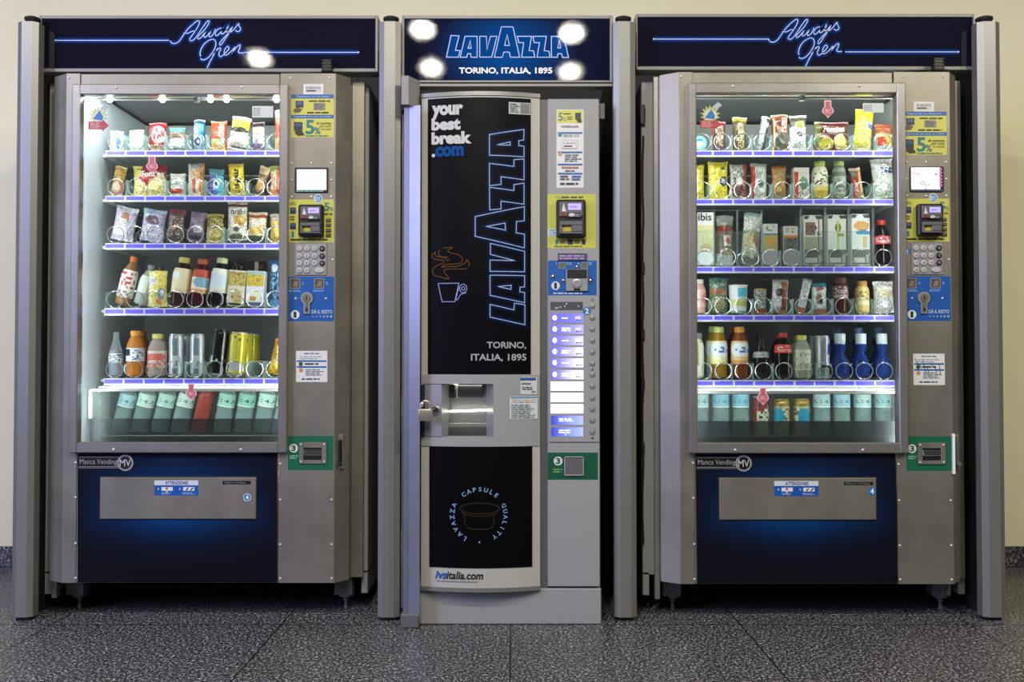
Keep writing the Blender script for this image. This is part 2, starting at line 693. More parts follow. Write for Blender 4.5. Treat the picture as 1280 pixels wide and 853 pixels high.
# ------------------------------------------------------------------ the hall
WALL_Y = .917
b = MB().box(-6.5, 6.5, WALL_Y, WALL_Y + .2, 0, 3.4)
tag(b.build('wall_back', M['wall']), kind='structure')
b = MB().box(-6.5, 6.5, -7.5, WALL_Y + .2, -.12, 0)
tag(b.build('floor', M['floor']), kind='structure')
b = MB().box(-6.5, 6.5, WALL_Y - .012, WALL_Y - .0005, 0, WZ(683, WALL_Y), .002)
tag(b.build('baseboard_back', M['skirt']), kind='structure')

# ------------------------------------------------------------------ enclosure posts, header signs, black side sheets
POSTS = [(20, 46, 'grey octagonal post at far left end beside the left machine'),
         (473.5, 500.5, 'grey octagonal post between left snack machine and coffee machine'),
         (767, 794.5, 'grey octagonal post between coffee machine and right snack machine'),
         (1223.5, 1252, 'grey octagonal post at far right end beside the right machine')]
PY0 = .035
POST_TOP = WZ(29, PY0 + .02)
post_x = []
for px0, px1, lab in POSTS:
    xa, xb = WX(px0, PY0 + .02), WX(px1, PY0 + .02)
    xm, hw = (xa + xb) / 2, (xb - xa) / 2
    post_x.append((xa, xb))
    t = thing('enclosure_post', lab, 'post', (xm, PY0 + .045, 0), 'posts of the enclosure')
    c = .5 * hw
    o = [(-hw, -.045 + c * .62), (-hw + c, -.045), (hw - c, -.045), (hw, -.045 + c * .62), (hw, .006), (hw - .01, .015), (-hw + .01, .015), (-hw, .006)]
    m = MB().prism(o, .014, POST_TOP)
    m.build('post_profile', M['alu'], t, smooth=20)
    MB().lathe([(hw * .38, 0), (hw * .45, .004), (hw * .74, .018), (hw * .74, .024), (hw * .5, .028), (0, .029)], 20, (0, -.005, POST_TOP)).build('cap', M['rubber'], t)
    MB().box(-hw + .012, hw - .012, -.03, .01, 0, .0145).build('rubber_foot', M['rubber'], t)

HY = .105                       # front of the header signs


def header(name, label, px, panel, art):
    """aluminium-framed light box: px = outer corners, panel = printed face"""
    x0, x1 = WX(px[0], HY, 55), WX(px[2], HY, 55)
    z0, z1 = WZ(px[3], HY), WZ(px[1], HY)
    xm = (x0 + x1) / 2
    t = thing(name, label, 'sign', (xm, HY, z0))
    fn = lambda a, q: (W(a, q, HY)[0] - xm, W(a, q, HY)[1] - z0)
    p0, p1 = fn(panel[0], panel[3]), fn(panel[2], panel[1])
    f = MB()
    X0, X1, Z1 = x0 - xm, x1 - xm, z1 - z0
    f.box(X0, p0[0], -.006, .06, 0, Z1, .0015).box(p1[0], X1, -.006, .06, 0, Z1, .0015)
    f.box(p0[0], p1[0], -.006, .06, p1[1], Z1, .0015).box(p0[0], p1[0], -.006, .06, 0, p0[1], .0015)
    f.build('sign_frame', M['frame'], t)
    MB().box(p0[0], p1[0], .004, .058, p0[1], p1[1]).build('light_box', M['greyd'], t)
    s = Sheet(fn, lambda x, z: 0.0)
    art(s)
    s.build('printed_panel', M['printg'], t)
    return t, fn, xm, z0


GROUND = (.0085, .0085, .02)
A1 = [(125, 405), (145, 430), (185, 438), (235, 412), (290, 335), (350, 255), (420, 190), (465, 158), (488, 172), (470, 225), (425, 300), (380, 360),
      (368, 392), (388, 405), (425, 385), (470, 325), (530, 235), (580, 170), (603, 158), (603, 185), (560, 255), (500, 320), (465, 362), (475, 382),
      (510, 360), (560, 298), (540, 340), (548, 362), (580, 345), (625, 290), (605, 335), (612, 358), (645, 340), (672, 292), (684, 258)]
A2 = [(290, 310), (340, 312), (400, 288), (440, 285)]
A3 = [(760, 250), (715, 262), (682, 310), (688, 340), (715, 333), (755, 290), (775, 245), (755, 300), (762, 322), (790, 308), (830, 255), (840, 218), (820, 265),
      (818, 298), (842, 292), (890, 235), (905, 210)]
A4 = [(905, 210), (865, 290), (810, 370), (772, 430), (745, 460), (735, 440), (760, 400), (830, 325), (900, 275), (950, 215), (975, 185)]
A5 = [(975, 185), (970, 215), (990, 250), (985, 280), (955, 292), (930, 275)]
O1 = [(500, 598), (495, 550), (515, 490), (560, 430), (620, 392), (665, 390), (688, 425), (680, 490), (640, 560), (590, 615), (540, 640), (510, 632), (502, 618)]
O2 = [(712, 500), (662, 580), (620, 655), (580, 740)]
O3 = [(650, 585), (700, 525), (735, 492), (748, 510), (725, 560), (738, 598), (770, 587), (820, 540), (850, 500), (835, 475), (805, 500), (790, 550), (802, 582),
      (835, 570), (885, 525), (925, 475)]
O4 = [(925, 475), (905, 525), (885, 562)]
O5 = [(885, 560), (930, 500), (965, 463), (987, 460), (980, 500), (965, 540), (985, 555), (1032, 552)]


def always_open(dx, dy, l0, l1, ly, r0, r1, ry, panel):
    def art(s):
        s.rect(*panel, GROUND)
        st = []
        for q in (A1, A2, A3, A4, A5, O1, O2, O3, O4, O5):
            st.append((catmull([(200 + dx + x / 9.846, 10 + dy + y / 9.846) for x, y in q], 5), False))
        bars = [([(l0, ly), (l1, ly)], False), ([(r0, ry), (r1, ry)], False)]
        s.neon(st + bars, .85, 'dbe4ff', '1b489c', GROUND, 8.5, 7)
        for x, y in ((l0, ly), (r1, ry)):
            s.disc(x, y, 1.2, 'c9d4ff')
    return art


pl = (52, 24, 469.5, 86)
header('header_sign', 'dark header sign with neon script lettering over the left snack machine', (49.5, 20, 472.8, 90.5), pl,
       always_open(0, 0, 69.4, 211.5, 50.6, 305, 448, 65.6, pl))
pr = (797, 22, 1215.5, 83.5)
header('header_sign', 'dark header sign with neon script lettering over the right snack machine', (794.8, 18, 1217.5, 88), pr,
       always_open(747.8, -1.7, 817, 961.5, 49, 1056, 1198, 65, pr))

LAV = [[(160, 165), (228, 168), (197, 290), (238, 292), (222, 348), (122, 347)],
       [(278, 172), (380, 172), (380, 348), (328, 348), (325, 318), (300, 318), (292, 348), (238, 348)],
       [(402, 172), (458, 172), (463, 285), (492, 172), (547, 172), (503, 347), (402, 347)],
       [(585, 92), (682, 92), (738, 348), (660, 348), (650, 305), (605, 305), (592, 348), (525, 348)],
       [(718, 172), (838, 172), (818, 292), (855, 295), (866, 348), (755, 348), (772, 225), (732, 225)],
       [(850, 172), (963, 172), (945, 292), (985, 298), (993, 348), (885, 348), (905, 225), (860, 225)],
       [(1005, 172), (1108, 172), (1150, 350), (1100, 350), (1090, 318), (1062, 318), (1055, 348), (1005, 348)]]
LAV_IN = [[(322, 205), (329, 272), (304, 272)], [(633, 160), (652, 248), (612, 248)], [(1072, 205), (1083, 270), (1059, 270)]]
pc = (505.5, 24, 762, 102.5)


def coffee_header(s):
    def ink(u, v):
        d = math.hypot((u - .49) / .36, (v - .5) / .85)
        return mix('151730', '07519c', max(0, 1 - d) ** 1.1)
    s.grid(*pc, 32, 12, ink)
    q = [([(540 + x / 6.737, 20 + y / 6.737) for x, y in p], True) for p in LAV + LAV_IN]
    s.layer()
    for p in q[:7]:
        s.poly(p[0], '084488')
    s.layer()
    for p in q[7:]:
        s.poly(p[0], '0a2f6a')
    for w, c in ((2.2, '1d58a8'), (.85, 'cfdcfa')):
        s.layer()
        for p, cl in q:
            s.stroke(p, w, c, cl)
    s.text('TORINO, ITALIA, 1895', 573.8, 84.4, 690.3, 93.3, 'ffffff', .03)


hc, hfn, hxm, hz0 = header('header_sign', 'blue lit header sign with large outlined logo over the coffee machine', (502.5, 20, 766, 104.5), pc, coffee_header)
# the two rails under the middle sign
f = MB()
for (ya, yb_, x0) in ((103.5, 106, 522), (107.5, 111, 517)):
    a, c = hfn(x0, yb_), hfn(764, ya)
    f.box(a[0], c[0], -.03, .02, a[1], c[1], .001)
f.build('lower_rail', M['frame'], hc)

for k, lab in enumerate(('black corrugated sheet running back from the far left post', 'black corrugated sheet behind the post left of the coffee machine',
                         'black corrugated sheet behind the post right of the coffee machine', 'black corrugated sheet running back from the far right post')):
    xa, xb = post_x[k]
    xm = (xa + xb) / 2
    m = MB()
    n = 60
    o = []
    for i in range(n):
        y = .13 + .735 * i / (n - 1)
        o.append((-.004 + (.004 if i % 2 else 0) - .004, y))
    for i in reversed(range(n)):
        o.append((.004 + (.004 if i % 2 else 0), .13 + .735 * i / (n - 1)))
    m.prism(o, 0.0, 2.05)
    tag(m.build('side_sheet', M['sheet'], loc=(xm, 0, 0), smooth=0), lab, 'sheet', 'black side sheets of the enclosure')
pm = [(a + b) / 2 for a, b in post_x]
for xa, xb, lab in ((pm[0], pm[1], 'added black sheet darkening the gaps behind the left snack machine'),
                    (pm[1], pm[2], 'added black sheet darkening the gaps behind the coffee machine'),
                    (pm[2], pm[3], 'added black sheet darkening the gaps behind the right snack machine')):
    m = MB().box(xa, xb, .872, .885, 0, 2.25, .002)  # added black sheet stands in for shade where the wall would show
    tag(m.build('gap_dark_sheet', M['sheet']), lab, 'sheet', 'added black sheets darkening the gaps')


# ------------------------------------------------------------------ shared meshes
def coil_mesh(r=.0305, pitch=.082, turns=5, wire=.0017):
    pts = []
    n = 34
    for t in range(turns):
        for k in range(n):
            a = k / n
            s = min(1, max(0, (a - .94) / .06))                # steps back along the bottom of each ring
            pts.append((r * math.sin(2 * PI * a), pitch * (t + s * s * (3 - 2 * s)), -r * math.cos(2 * PI * a)))
    return MB().tube(pts, wire, 5)


def rivet_mb(r=.0042):
    return MB().lathe([(r, 0), (r * .95, r * .35), (r * .6, r * .7), (0, r * .85)], 10, axis='y')


AL, AR = -.396, .340
NCOL = 10
PITCH = (AR - AL) / NCOL
YL, YR = .06, .043
XL_ = WX(248, YL)
XR_ = WX(1018.5, YR)
MACH = {}


def vending(which):
    left = which == 'left'
    X, Y = (XL_, YL) if left else (XR_, YR)
    lab = ('snack vending machine at left whose glass is lit brightest, between the first two posts' if left else
           'snack vending machine at right with yellow bags and blue bottles, beside the last post')
    R = thing('vending_machine', lab, 'vending machine', (X, Y, 0), 'snack vending machines')

    def P(px, py, d=0.0):
        x, z = W(px, py, YL + d)
        return x - XL_, z

    def own(px, py, d=0.0):              # measured off this machine's own place in the photograph
        x, z = W(px, py, Y + d)
        return x - X, z

    def SH(d, o=0.0):
        return Sheet(lambda a, q: P(a, q, d), lambda x, z: d, y_off=o)

    px_ = lambda a, d=0.0: P(a, 426, d)[0]
    pz_ = lambda q, d=0.0: P(300, q, d)[1]
    xl, xi0, xi1, xr = px_(80), px_(97), px_(347.7), px_(418.5)
    zb, zt = pz_(729), pz_(92)
    # cabinet body
    c = MB()
    z0, z1 = zb + .006, zt
    zf = pz_(742, .13)
    c.box(-.588, -.572, .125, .78, z0, z1, .002).box(.562, .578, .13, .78, z0, z1, .002)
    c.box(-.572, .562, .125, .78, z1 - .02, z1, .002).box(-.572, .562, .125, .78, z0, z0 + .03, .002).box(-.572, .562, .765, .78, z0, z1)
    c.box(-.588, -.44, .115, .125, z0, z1, .002).box(.385, .562, .115, .13, z0, z1, .002)
    c.box(-.588, -.565, .115, .5, zf, z0 + .01, .002).box(.555, .578, .13, .5, zf, z0 + .01, .002)
    c.build('cabinet', M['grey'], R)
    MB().box(-.549, -.531, .085, .114, pz_(747, .1), pz_(99, .1), .0015).build('hinge_strip', M['steel2'], R)
    MB().box(.5, .566, .101, .114, pz_(723, .09), z1, .0015).build('side_flange', M['steel'], R)
    # door
    d = MB()
    d.prism([(-.534, .04), (xl, 0), (xi0, 0), (xi0, .012), (xl + .012, .012), (xl + .012, .1), (-.534, .1)], zb, zt)
    d.box(xi0, xi1, .004, .1, pz_(114), zt, .0015)
    d.box(xi0, xi1, 0.002, .1, zb, pz_(556), .0015)
    d.build('door', M['steel'], R, smooth=20)
    xr2 = px_(437, .05)
    d = MB().prism([(px_(349), 0), (xr, 0), (xr2, .05), (xr2, .1), (px_(378), .1), (px_(378), .014), (px_(349), .014)], zb, zt)
    d.build('control_column', M['steel'], R, smooth=20)
    # glass frame
    g = -.022
    ox0, ox1, ix0, ix1 = px_(87, g), px_(358.8, g), px_(97, g), px_(347.7, g)
    oz0, oz1, iz0, iz1 = pz_(566.5, g), pz_(105, g), pz_(553.5, g), pz_(118, g)
    f = MB()
    bv = .003
    f.box(ox0, ix0, g, .011, oz0, oz1, bv).box(ix1, ox1, g, .011, oz0, oz1, bv)
    f.box(ix0 - .001, ix1 + .001, g, .011, iz1, oz1, bv).box(ix0 - .001, ix1 + .001, g, .011, oz0, iz0, bv)
    f.build('glass_frame', M['bar_steel'], R)
    MB().box(ix0, ix1, .006, .011, iz0, iz1).build('glass_pane', M['glass'], R)
    # interior lining
    li = MB()
    zi0, zi1 = pz_(560, .1), pz_(113, .1)
    li.box(-.436, -.428, .014, .63, zi0, zi1)
    li.build('side_lining', M['liningw'], R)
    MB().box(.372, .380, .016, .63, zi0, zi1).build('side_lining', M['lining'], R)
    li = MB()
    li.box(-.43, .375, .62, .63, zi0, zi1).box(-.43, .375, .1, .63, zi1 + .03, zi1 + .04).box(-.43, .375, .03, .63, zi0 - .01, zi0)
    li.build('back_lining', M['lining'], R)
    # light fittings behind the frame
    m = MB().tube([(ix0 + .002, .045, pz_(124, .045)), (ix1 + .03, .045, pz_(124, .045))], .005, 10)
    m.box(px_(244, .045) - .008, px_(244, .045) + .008, .035, .055, pz_(124, .045) - .011, pz_(124, .045) + .008, .001)
    m.build('light_bar', M['rivet'], R)
    if left:
        for q in (137, 203, 263, 283, 345.5):
            x, z = P(q, 124.5, .036)
            MB().lathe([(.010, -.004), (.010, .002), (.007, .005), (0, .006)], 12, (x, .036, z), 'y').build('led_lamp', M['led'], R)
    MB().tube([(px_(100, .03), .03, pz_(548, .03)), (px_(100, .03), .03, pz_(121, .03))], .003, 8).build('light_tube', M['ledstrip'], R)
    MB().tube([(.335, .04, pz_(548, .03)), (.335, .04, pz_(121, .03))], .006, 8).build('light_tube', M['ledstrip'], R)

    # shelves
    strips = ([188, 244.8, 304.2, 385.5, 473.2] if left else [188.2, 248.8, 333.3, 394, 475.5])
    spans = ([7.2, 6.8, 7.2, 8.3, 8] if left else [7.3, 7.2, 7.5, 7.4, 8])
    tops = []
    shelves = []
    for r, (sy, sp) in enumerate(zip(strips, spans)):
        zt_ = own(640, sy, .15)[1]
        zb_ = own(640, sy + sp, .15)[1]
        tops.append(zt_)
        s = MB().box(AL, AR, .154, .6, zt_ - .004, zt_)
        s.box(AL, AR, .150, .155, zb_, zt_, .001).box(AL, AR, .145, .156, zb_ - .003, zb_, .0008)
        s.box(-.427, AL, .2, .58, zt_ - .014, zt_ - .004).box(AR, .371, .2, .58, zt_ - .014, zt_ - .004)
        sh = s.build('shelf', M['shelf'], R)
        ps = Sheet(lambda a, q: (a, q), lambda x, z: .150)
        h = zt_ - zb_
        ps.rect(AL + .001, zb_ + .0006, AR - .001, zt_ - .0006, 'd3d2f2')
        for k in range(NCOL):
            xa = AL + k * PITCH
            ps.rect(xa + .0035, zb_ + h * .2, xa + PITCH - .0035, zb_ + h * .82, '6a5df0')
        ps.layer()
        for k in range(NCOL):
            xa = AL + k * PITCH
            ps.k -= 1
            ps.lines(xa + .006, zb_ + h * (.3 if r != 3 or not left else .25), xa + PITCH - .007, zb_ + h * .72, 2, '9d94f7' if not (left and r == 3) else '2a2560', k + r * 11)
        ps.build('price_strip', M['label'], sh)
        shelves.append((sh, zt_))
        if not left and r == 2:
            for xs, y_t in (((866, 893, 922, 952.5), 263.5), ((1001.5, 1032, 1061.5, 1092), 260.5)):
                k = MB()
                za, zm = own(1000, y_t, .15)[1], own(1000, 290, .15)[1]
                xx = [own(q, 300, .147)[0] for q in xs]
                for x in xx:
                    k.box(x - .002, x + .002, .143, .147, zt_, za)
                for z in (za, zm):
                    k.box(xx[0], xx[-1], .143, .146, z - .0018, z + .0018)
                for x in xx:
                    k.box(x - .0006, x + .0006, .147, .166, zt_ + .002, za)
                k.box(xx[0], xx[-1], .142, .1435, zt_ + .001, zm)
                k.build('clear_rack', M['rack'], sh, smooth=0)
    # bottom bin
    sy = (487.5 if left else 490.5)
    q0 = (523.5 if left else 526.5)
    zr = own(640, sy, .09)[1]
    zq = own(640, q0, .09)[1]
    bot = own(640, 556, .09)[1]
    s = MB().box(AL - .02, AR + .02, .085, .097, zr - .006, zr + .004, .0015)
    fl_z = own(640, 547, .1)[1]
    s.box(AL - .02, AR + .02, .165, .6, fl_z - .005, fl_z)
    s.box(AL - .02, AR + .02, .15, .16, zr + .004, zr + .012)
    s.build('bottle_bin', M['shelf'], R)
    MB().box(AL - .02, AR + .02, .088, .091, zq, zr - .006).build('bin_window', M['rack'], R)
    MB().box(AL - .022, AR + .022, .086, .088, bot, zq).build('perforated_front', M['perf'], R, smooth=0)
    MB().box(AL - .022, AR + .022, .16, .164, bot, fl_z - .004).build('bin_back_plate', M['greyd'], R, smooth=0)
    MB().add([(AL - .016, .1, zq - .01), (AL - .016, .24, zq - .01), (AL - .016, .24, zr), (AL - .016, .1, zr)], [[0, 1, 2, 3]]).add(
        [(AL - .019, .1, zq - .01), (AL - .019, .24, zq - .01), (AL - .019, .24, zr), (AL - .019, .1, zr)], [[0, 1, 2, 3]]).build('bin_side', M['perfw'], R, smooth=0)
    MB().box(AL - .028, AL - .014, .088, .1, zq, zr, .001).build('bin_post', M['white'], R)

    # decals on the glass
    s = Sheet(lambda a, q: P(a, q, .006), lambda x, z: .006)
    cx, cy = 123, 146
    s.layer()
    star = []
    for k in range(28):
        a = 2 * PI * k / 28
        rr = (13.5 if k % 2 else 8.5) * (1 if math.sin(a) > -.5 or math.cos(a) < 0 else .8)
        star.append((cx + rr * math.cos(a) * .95, cy - rr * math.sin(a)))
    s.poly(star, 'cfd38c')
    s.disc(cx, cy, 8, 'dfe3c4', 7)
    s.layer()
    s.poly([(116.5, 149), (124.5, 138), (129, 146), (128, 151)], '2a7fc0')
    s.layer()
    s.poly([(125, 136), (133, 129), (138, 133), (131, 139)], 'b9c3c8')
    s.layer()
    s.poly([(110.5, 152), (128, 152), (128, 149.5), (136.5, 157), (128, 164.5), (128, 162), (110.5, 162)], 'c2474f')
    s.lines(112.5, 153, 127, 161, 4, 'e3b7b7', 5)
    s.build('window_sticker', M['print'], R, 'sunburst sticker with a red arrow')
    for cx, cy, sc in (((190, 208.5, 1), (239, 492.5, .95)) if left else ((269.5, 140.5, 1), (184, 497.5, 1))):
        s = Sheet(lambda a, q: P(a, q, .006), lambda x, z: .006)
        for gr, col in ((1.4, 'f3d3d6'), (0, 'd0697a')):
            s.layer()
            pts = [(-3 - gr, -12 - gr), (3 + gr, -12 - gr), (3 + gr, -5.2), (5.6 + gr, -2.5), (5.8 + gr, 1.5), (3, 4.6 + gr * .4), (0, 7.2 + gr * 1.3), (-3, 4.6 + gr * .4), (-5.8 - gr, 1.5), (-5.6 - gr, -2.5), (-3 - gr, -5.2)]
            s.poly([(cx + x * sc, cy + y * sc) for x, y in pts], col)
        s.lines(cx - 3.4, cy - 2.5, cx + 3.8, cy + 2.2, 3, 'f0c6cb', 3)
        s.build('window_tag', M['print'], R, 'pink drop-shaped tag')
    s = Sheet(lambda a, q: P(a, q, .006), lambda x, z: .006)
    bx = (315.3, 132.6, 341.5, 147) if left else (313, 130.6, 339, 142.4)
    s.rect(bx[0], bx[1], bx[2], bx[3], 'dfe3e2')
    s.lines(bx[0] + 1.5, bx[1] + 2, bx[0] + 12.5, bx[3] - 2, 5, '8f9794', 9)
    s.build('window_label', M['print'], R, 'small white paper label')

    # lower printed panel, name plate, delivery flap
    flap = (125.2, 596.8, 320.6, 649)

    def navy(u, v):
        x, y = 97.5 + u * 249, 567 + v * 162
        dx, dy = max(flap[0] - x, 0, x - flap[2]), max(flap[1] - y, 0, y - flap[3])
        dd = math.hypot(dx, dy)
        g = math.exp(-(dd / 19) ** 1.4) * (.16 + .84 * math.exp(-((x - 220) / 66) ** 2)) * (1 if y > 620 else .55)
        return mix('141521', '07478c', .9 * g)
    s = SH(0.0, .0025)
    s.grid(97.5, 567, 346.5, 728, 50, 34, navy)
    s.build('lower_panel', M['printd'], R)
    s = SH(-.0035)
    s.rect(98.3, 571.4, 149, 585.6, '9a9b9c')
    s.rect(98.3, 572, 149, 583.4, '08080a')
    s.rect(98.3, 584.1, 149, 585.1, '08080a')
    s.text('Manca Vending', 99.8, 574.2, 146.2, 582.4, 'a4a4a9', -.004)
    s.disc(156.6, 578.8, 10, 'cfd0d2', n=28)
    s.disc(156.6, 578.8, 9.3, '08080a', n=28)
    s.disc(156.6, 578.8, 8.6, 'cfd0d2', n=28)
    s.disc(156.6, 578.8, 8.1, '0a0a0c', n=28)
    s.text('MV', 149.9, 574.6, 163.4, 583.2, 'd4d4da', .0)
    s.build('name_plate', M['print'], R)
    (fx0, fz0), (fx1, fz1) = P(flap[0], flap[3], -.004), P(flap[2], flap[1], -.004)
    fl = MB().box(fx0, fx1, -.009, .0, fz0, fz1, .002).build('delivery_flap', M['steel'], R)
    MB().box(fx0 - .004, fx1 + .004, -.0035, .001, fz0 - .004, fz1 + .004, .001).build('flap_surround', M['black'], R)
    s = SH(-.009)
    s.rect(193, 600.8, 248, 619.6, '1558b4', 1.2)
    s.rect(193, 600.8, 248, 607, 'dbe3ee', 1)
    s.text('ATTENZIONE!', 206.5, 601.8, 235.5, 606.3, '173a80', .03)
    for cx, c2 in ((202, 'f0f3f6'), (229, 'f0f3f6')):
        s.rect(cx, 609.2, cx + 14, 613.8, c2)
        digit_disc(s, cx - 4, 611.4, 1.6, '2a75c8', 'ffffff', '1' if cx < 210 else '2')
    s.layer()
    s.poly([(207.5, 611), (209.5, 611), (209.5, 616.5), (207.5, 616.5)], 'd5dde6')
    s.disc(208.5, 610.8, 1.4, 'c84646')
    s.layer()
    s.poly([(232, 613), (235, 609.5), (236, 610.5), (233.5, 613.5)], '24262a')
    s.poly([(237.5, 613), (241, 609.5), (242, 610.5), (239, 613.5)], '24262a')
    s.lines(202, 615.5, 216, 618.5, 2, '9fc0ea', 4).lines(228, 615.5, 244, 618.5, 2, '9fc0ea', 6)
    s.build('notice_sticker', M['print'], fl, 'blue and white notice sticker')
    s = SH(-.009)
    if left:
        s.rect(278.2, 601.4, 313.6, 605.8, '0d0d10')
        s.text('Manca Vending', 281, 602.2, 307, 605.3, '8f9094')
        s.disc(308.9, 622, 5, 'dfe9f0')
        digit_disc(s, 308.9, 622, 4.2, '2879bd', 'ffffff', '4')
    else:
        s.rect(279.8, 602, 316, 606, '0d0d10')
        s.text('Manca Vending', 282, 602.6, 312, 605.5, '8f9094')
        digit_disc(s, 314.6, 613.5, 5, '2a72c0', 'ffffff', '4')
    s.build('flap_sticker', M['print'], fl)

    # ---- control column
    oy = 0 if left else 11
    s = SH(0.0)
    if left:
        s.rect(379.2, 105, 404.3, 118, 'e9e9e6')
        s.rect(382, 107.5, 401.5, 116, 'd6d6d6')
    else:
        s.rect(375, 128.8, 400, 141, 'e9e9e6')
        s.rect(378, 131, 397, 139.4, 'd6d6d6')
    bx = (383, 108.3, 400.6, 115.2) if left else (379, 131.6, 396.2, 138.6)
    s.text('È VIETATO', bx[0], bx[1], bx[2], bx[1] + 3.1, '3a3a3c', .02)
    s.lines(bx[0], bx[1] + 3.7, bx[2], bx[3], 1, '3a3a3c', 2)
    s.build('warning_sticker', M['print'], R)
    x0, y0, x1 = (364, 118.2, 417) if left else (360, 141.3, 415.5)
    s = SH(0.0)
    s.rect(x0, y0, x1, y0 + 53.6, 'd9d65c')
    s.rect(x0, y0, x1, y0 + 5, '1f63a8')
    s.rect(x0, y0 + 25.4, x1, y0 + 30, '1f63a8')
    s.text('Pagamento con bancomat', x0 + 7, y0 + 1.1, x1 - 6, y0 + 4.3, 'bcd2ea')
    s.text('Pagamento con carta di credito', x0 + 3, y0 + 26.4, x1 - 3, y0 + 29.3, 'bcd2ea')
    s.rect(x0 + 5.5, y0 + 8, x0 + 15.5, y0 + 16.5, '2c3550').rect(x0 + 7, y0 + 9.3, x0 + 14, y0 + 13, '44629a')
    s.layer()
    s.poly([(x0 + 3, y0 + 19), (x0 + 8, y0 + 16), (x0 + 14, y0 + 18.5), (x0 + 11, y0 + 22.5), (x0 + 4, y0 + 23)], '6b4f42')
    s.lines(x0 + 22, y0 + 6.8, x1 - 3, y0 + 9.8, 1, '2c2c1c', 1)
    s.rect(x0 + 28, y0 + 10.6, x0 + 42.5, y0 + 19.4, '8f8f86').lines(x0 + 29, y0 + 11.4, x0 + 42, y0 + 19, 4, '4d5560', 2)
    s.lines(x0 + 20, y0 + 21.2, x1 - 4, y0 + 24.4, 1, '2c2c1c', 3)
    s.rect(x0 + 3.6, y0 + 34.5, x0 + 14.2, y0 + 45, '24304a').rect(x0 + 5, y0 + 36, x0 + 13, y0 + 40, '3b5590')
    s.layer()
    s.poly([(x0 + 5, y0 + 45), (x0 + 13, y0 + 45), (x0 + 17, y0 + 51), (x0 + 9, y0 + 52), (x0 + 5, y0 + 49)], '33291f')
    s.text('5', x0 + 18, y0 + 31.8, x0 + 29, y0 + 49.6, '1f7f8c', .02)
    s.text('%', x0 + 29, y0 + 41, x0 + 36.6, y0 + 49.6, '1f7f8c', .01)
    s.text('di sconto', x0 + 32, y0 + 34.2, x1 - 3, y0 + 37.4, '2c3a2c', .01)
    s.text('con carta', x0 + 36, y0 + 38.2, x1 - 3, y0 + 41, '2c3a2c')
    s.text('di credito', x0 + 37.5, y0 + 42, x1 - 3, y0 + 44.6, '2c3a2c')
    s.lines(x0 + 18, y0 + 50.6, x1 - 3, y0 + 52.8, 1, '2a8f86', 7)
    s.build('payment_sticker', M['print'], R, 'yellow payment sticker with blue bands')
    # screen
    a, e = P(368.4, 240.6, -.004), P(410.2, 209.6, -.004)
    sc = MB().box(a[0], e[0], -.006, .0, a[1], e[1], .0015).build('screen', M['black'], R)
    s = SH(-.006)
    if left:
        s.rect(371, 211.8, 408, 237.6, 'e6ecff')
        s.lines(372.5, 214, 406, 236, 6, 'c3cdea', 3, .3)
        s.lines(370.5, 238.2, 407, 240, 1, '77b7a8', 3)
    else:
        s.rect(369, 210.5, 405.2, 238, 'efe4f6').rect(369, 238.6, 408, 240.2, '4a4a5c')
        s.text('€ 0.00', 371.5, 217, 380.5, 219.8, '6a5f7e')
        s.disc(383.5, 230, 2.4, '8f86b8').disc(383.5, 230, 1.6, 'efe4f6')
        s.disc(400, 219, 1.6, 'a596be')
        for q in (213, 217, 221, 225, 229, 233):
            s.rect(404, q - 1.3, 407.5, q + 1.3, ('c76aa0' if q % 8 else '5a4a78'))
        s.lines(386, 231.6, 392, 233.4, 1, 'a596be', 4)
        s.rect(386.6, 236, 387.3, 240, '3a3a4a')
    s.build('screen_image', M['screen'], sc)
    # card panel and reader
    s = SH(0.0)
    s.rect(360.8, 249.5, 417.2, 303, 'd0d05a')
    s.lines(362, 253, 371, 257, 2, '55552c', 1)
    for q in (259.5, 279):
        s.rect(362.5, q, 370, q + 8, '263150').rect(363.6, q + 1, 369, q + 3.8, '45619a')
    s.lines(362, 270, 370, 276, 2, '55552c', 5)
    s.text('1', 364.7, 289.8, 367.3, 296.6, '1f7fa0', .02)
    s.text('5', 405.2, 253.4, 412, 263.6, '1f7f8c', .02)
    s.text('%', 412.3, 258.8, 416.6, 263.6, '1f7f8c')
    s.lines(405.5, 266, 416.5, 269.5, 1, '55552c', 4)
    for q in (273.5, 279.5, 286, 292):
        s.rect(407.5, q, 414, q + 4.6, '4a3a34').rect(408.5, q + 1, 413, q + 2.4, '8a7a5a')
    s.lines(363, 298, 415, 301.5, 1, '3a3a22', 8)
    s.build('card_panel', M['print'], R, 'yellow card payment panel')
    s = SH(-.0012)
    s.disc(397.5, 248.4, 5.6, 'e9eef0').disc(397.5, 248.4, 4.6, '4a90c4').lines(393.5, 246, 401.5, 251.5, 3, 'e2ecf4', 6)
    s.build('round_sticker', M['print'], R, 'white and blue round sticker')
    card_reader(R, lambda q, w, dd: P(q, w, dd), 372.4, 255.4, 403.8, 295.4, 0.0)
    # keypad
    a, e = P(368.8, 344.2, -.002), P(408.4, 304.8, -.002)
    kp = MB().box(a[0], e[0], -.004, .0, a[1], e[1], .0015).build('keypad', M['steel2'], R)
    cols, rows = (374.4, 383.7, 393.2, 402.8), (311, 320.3, 329.3, 338.2)
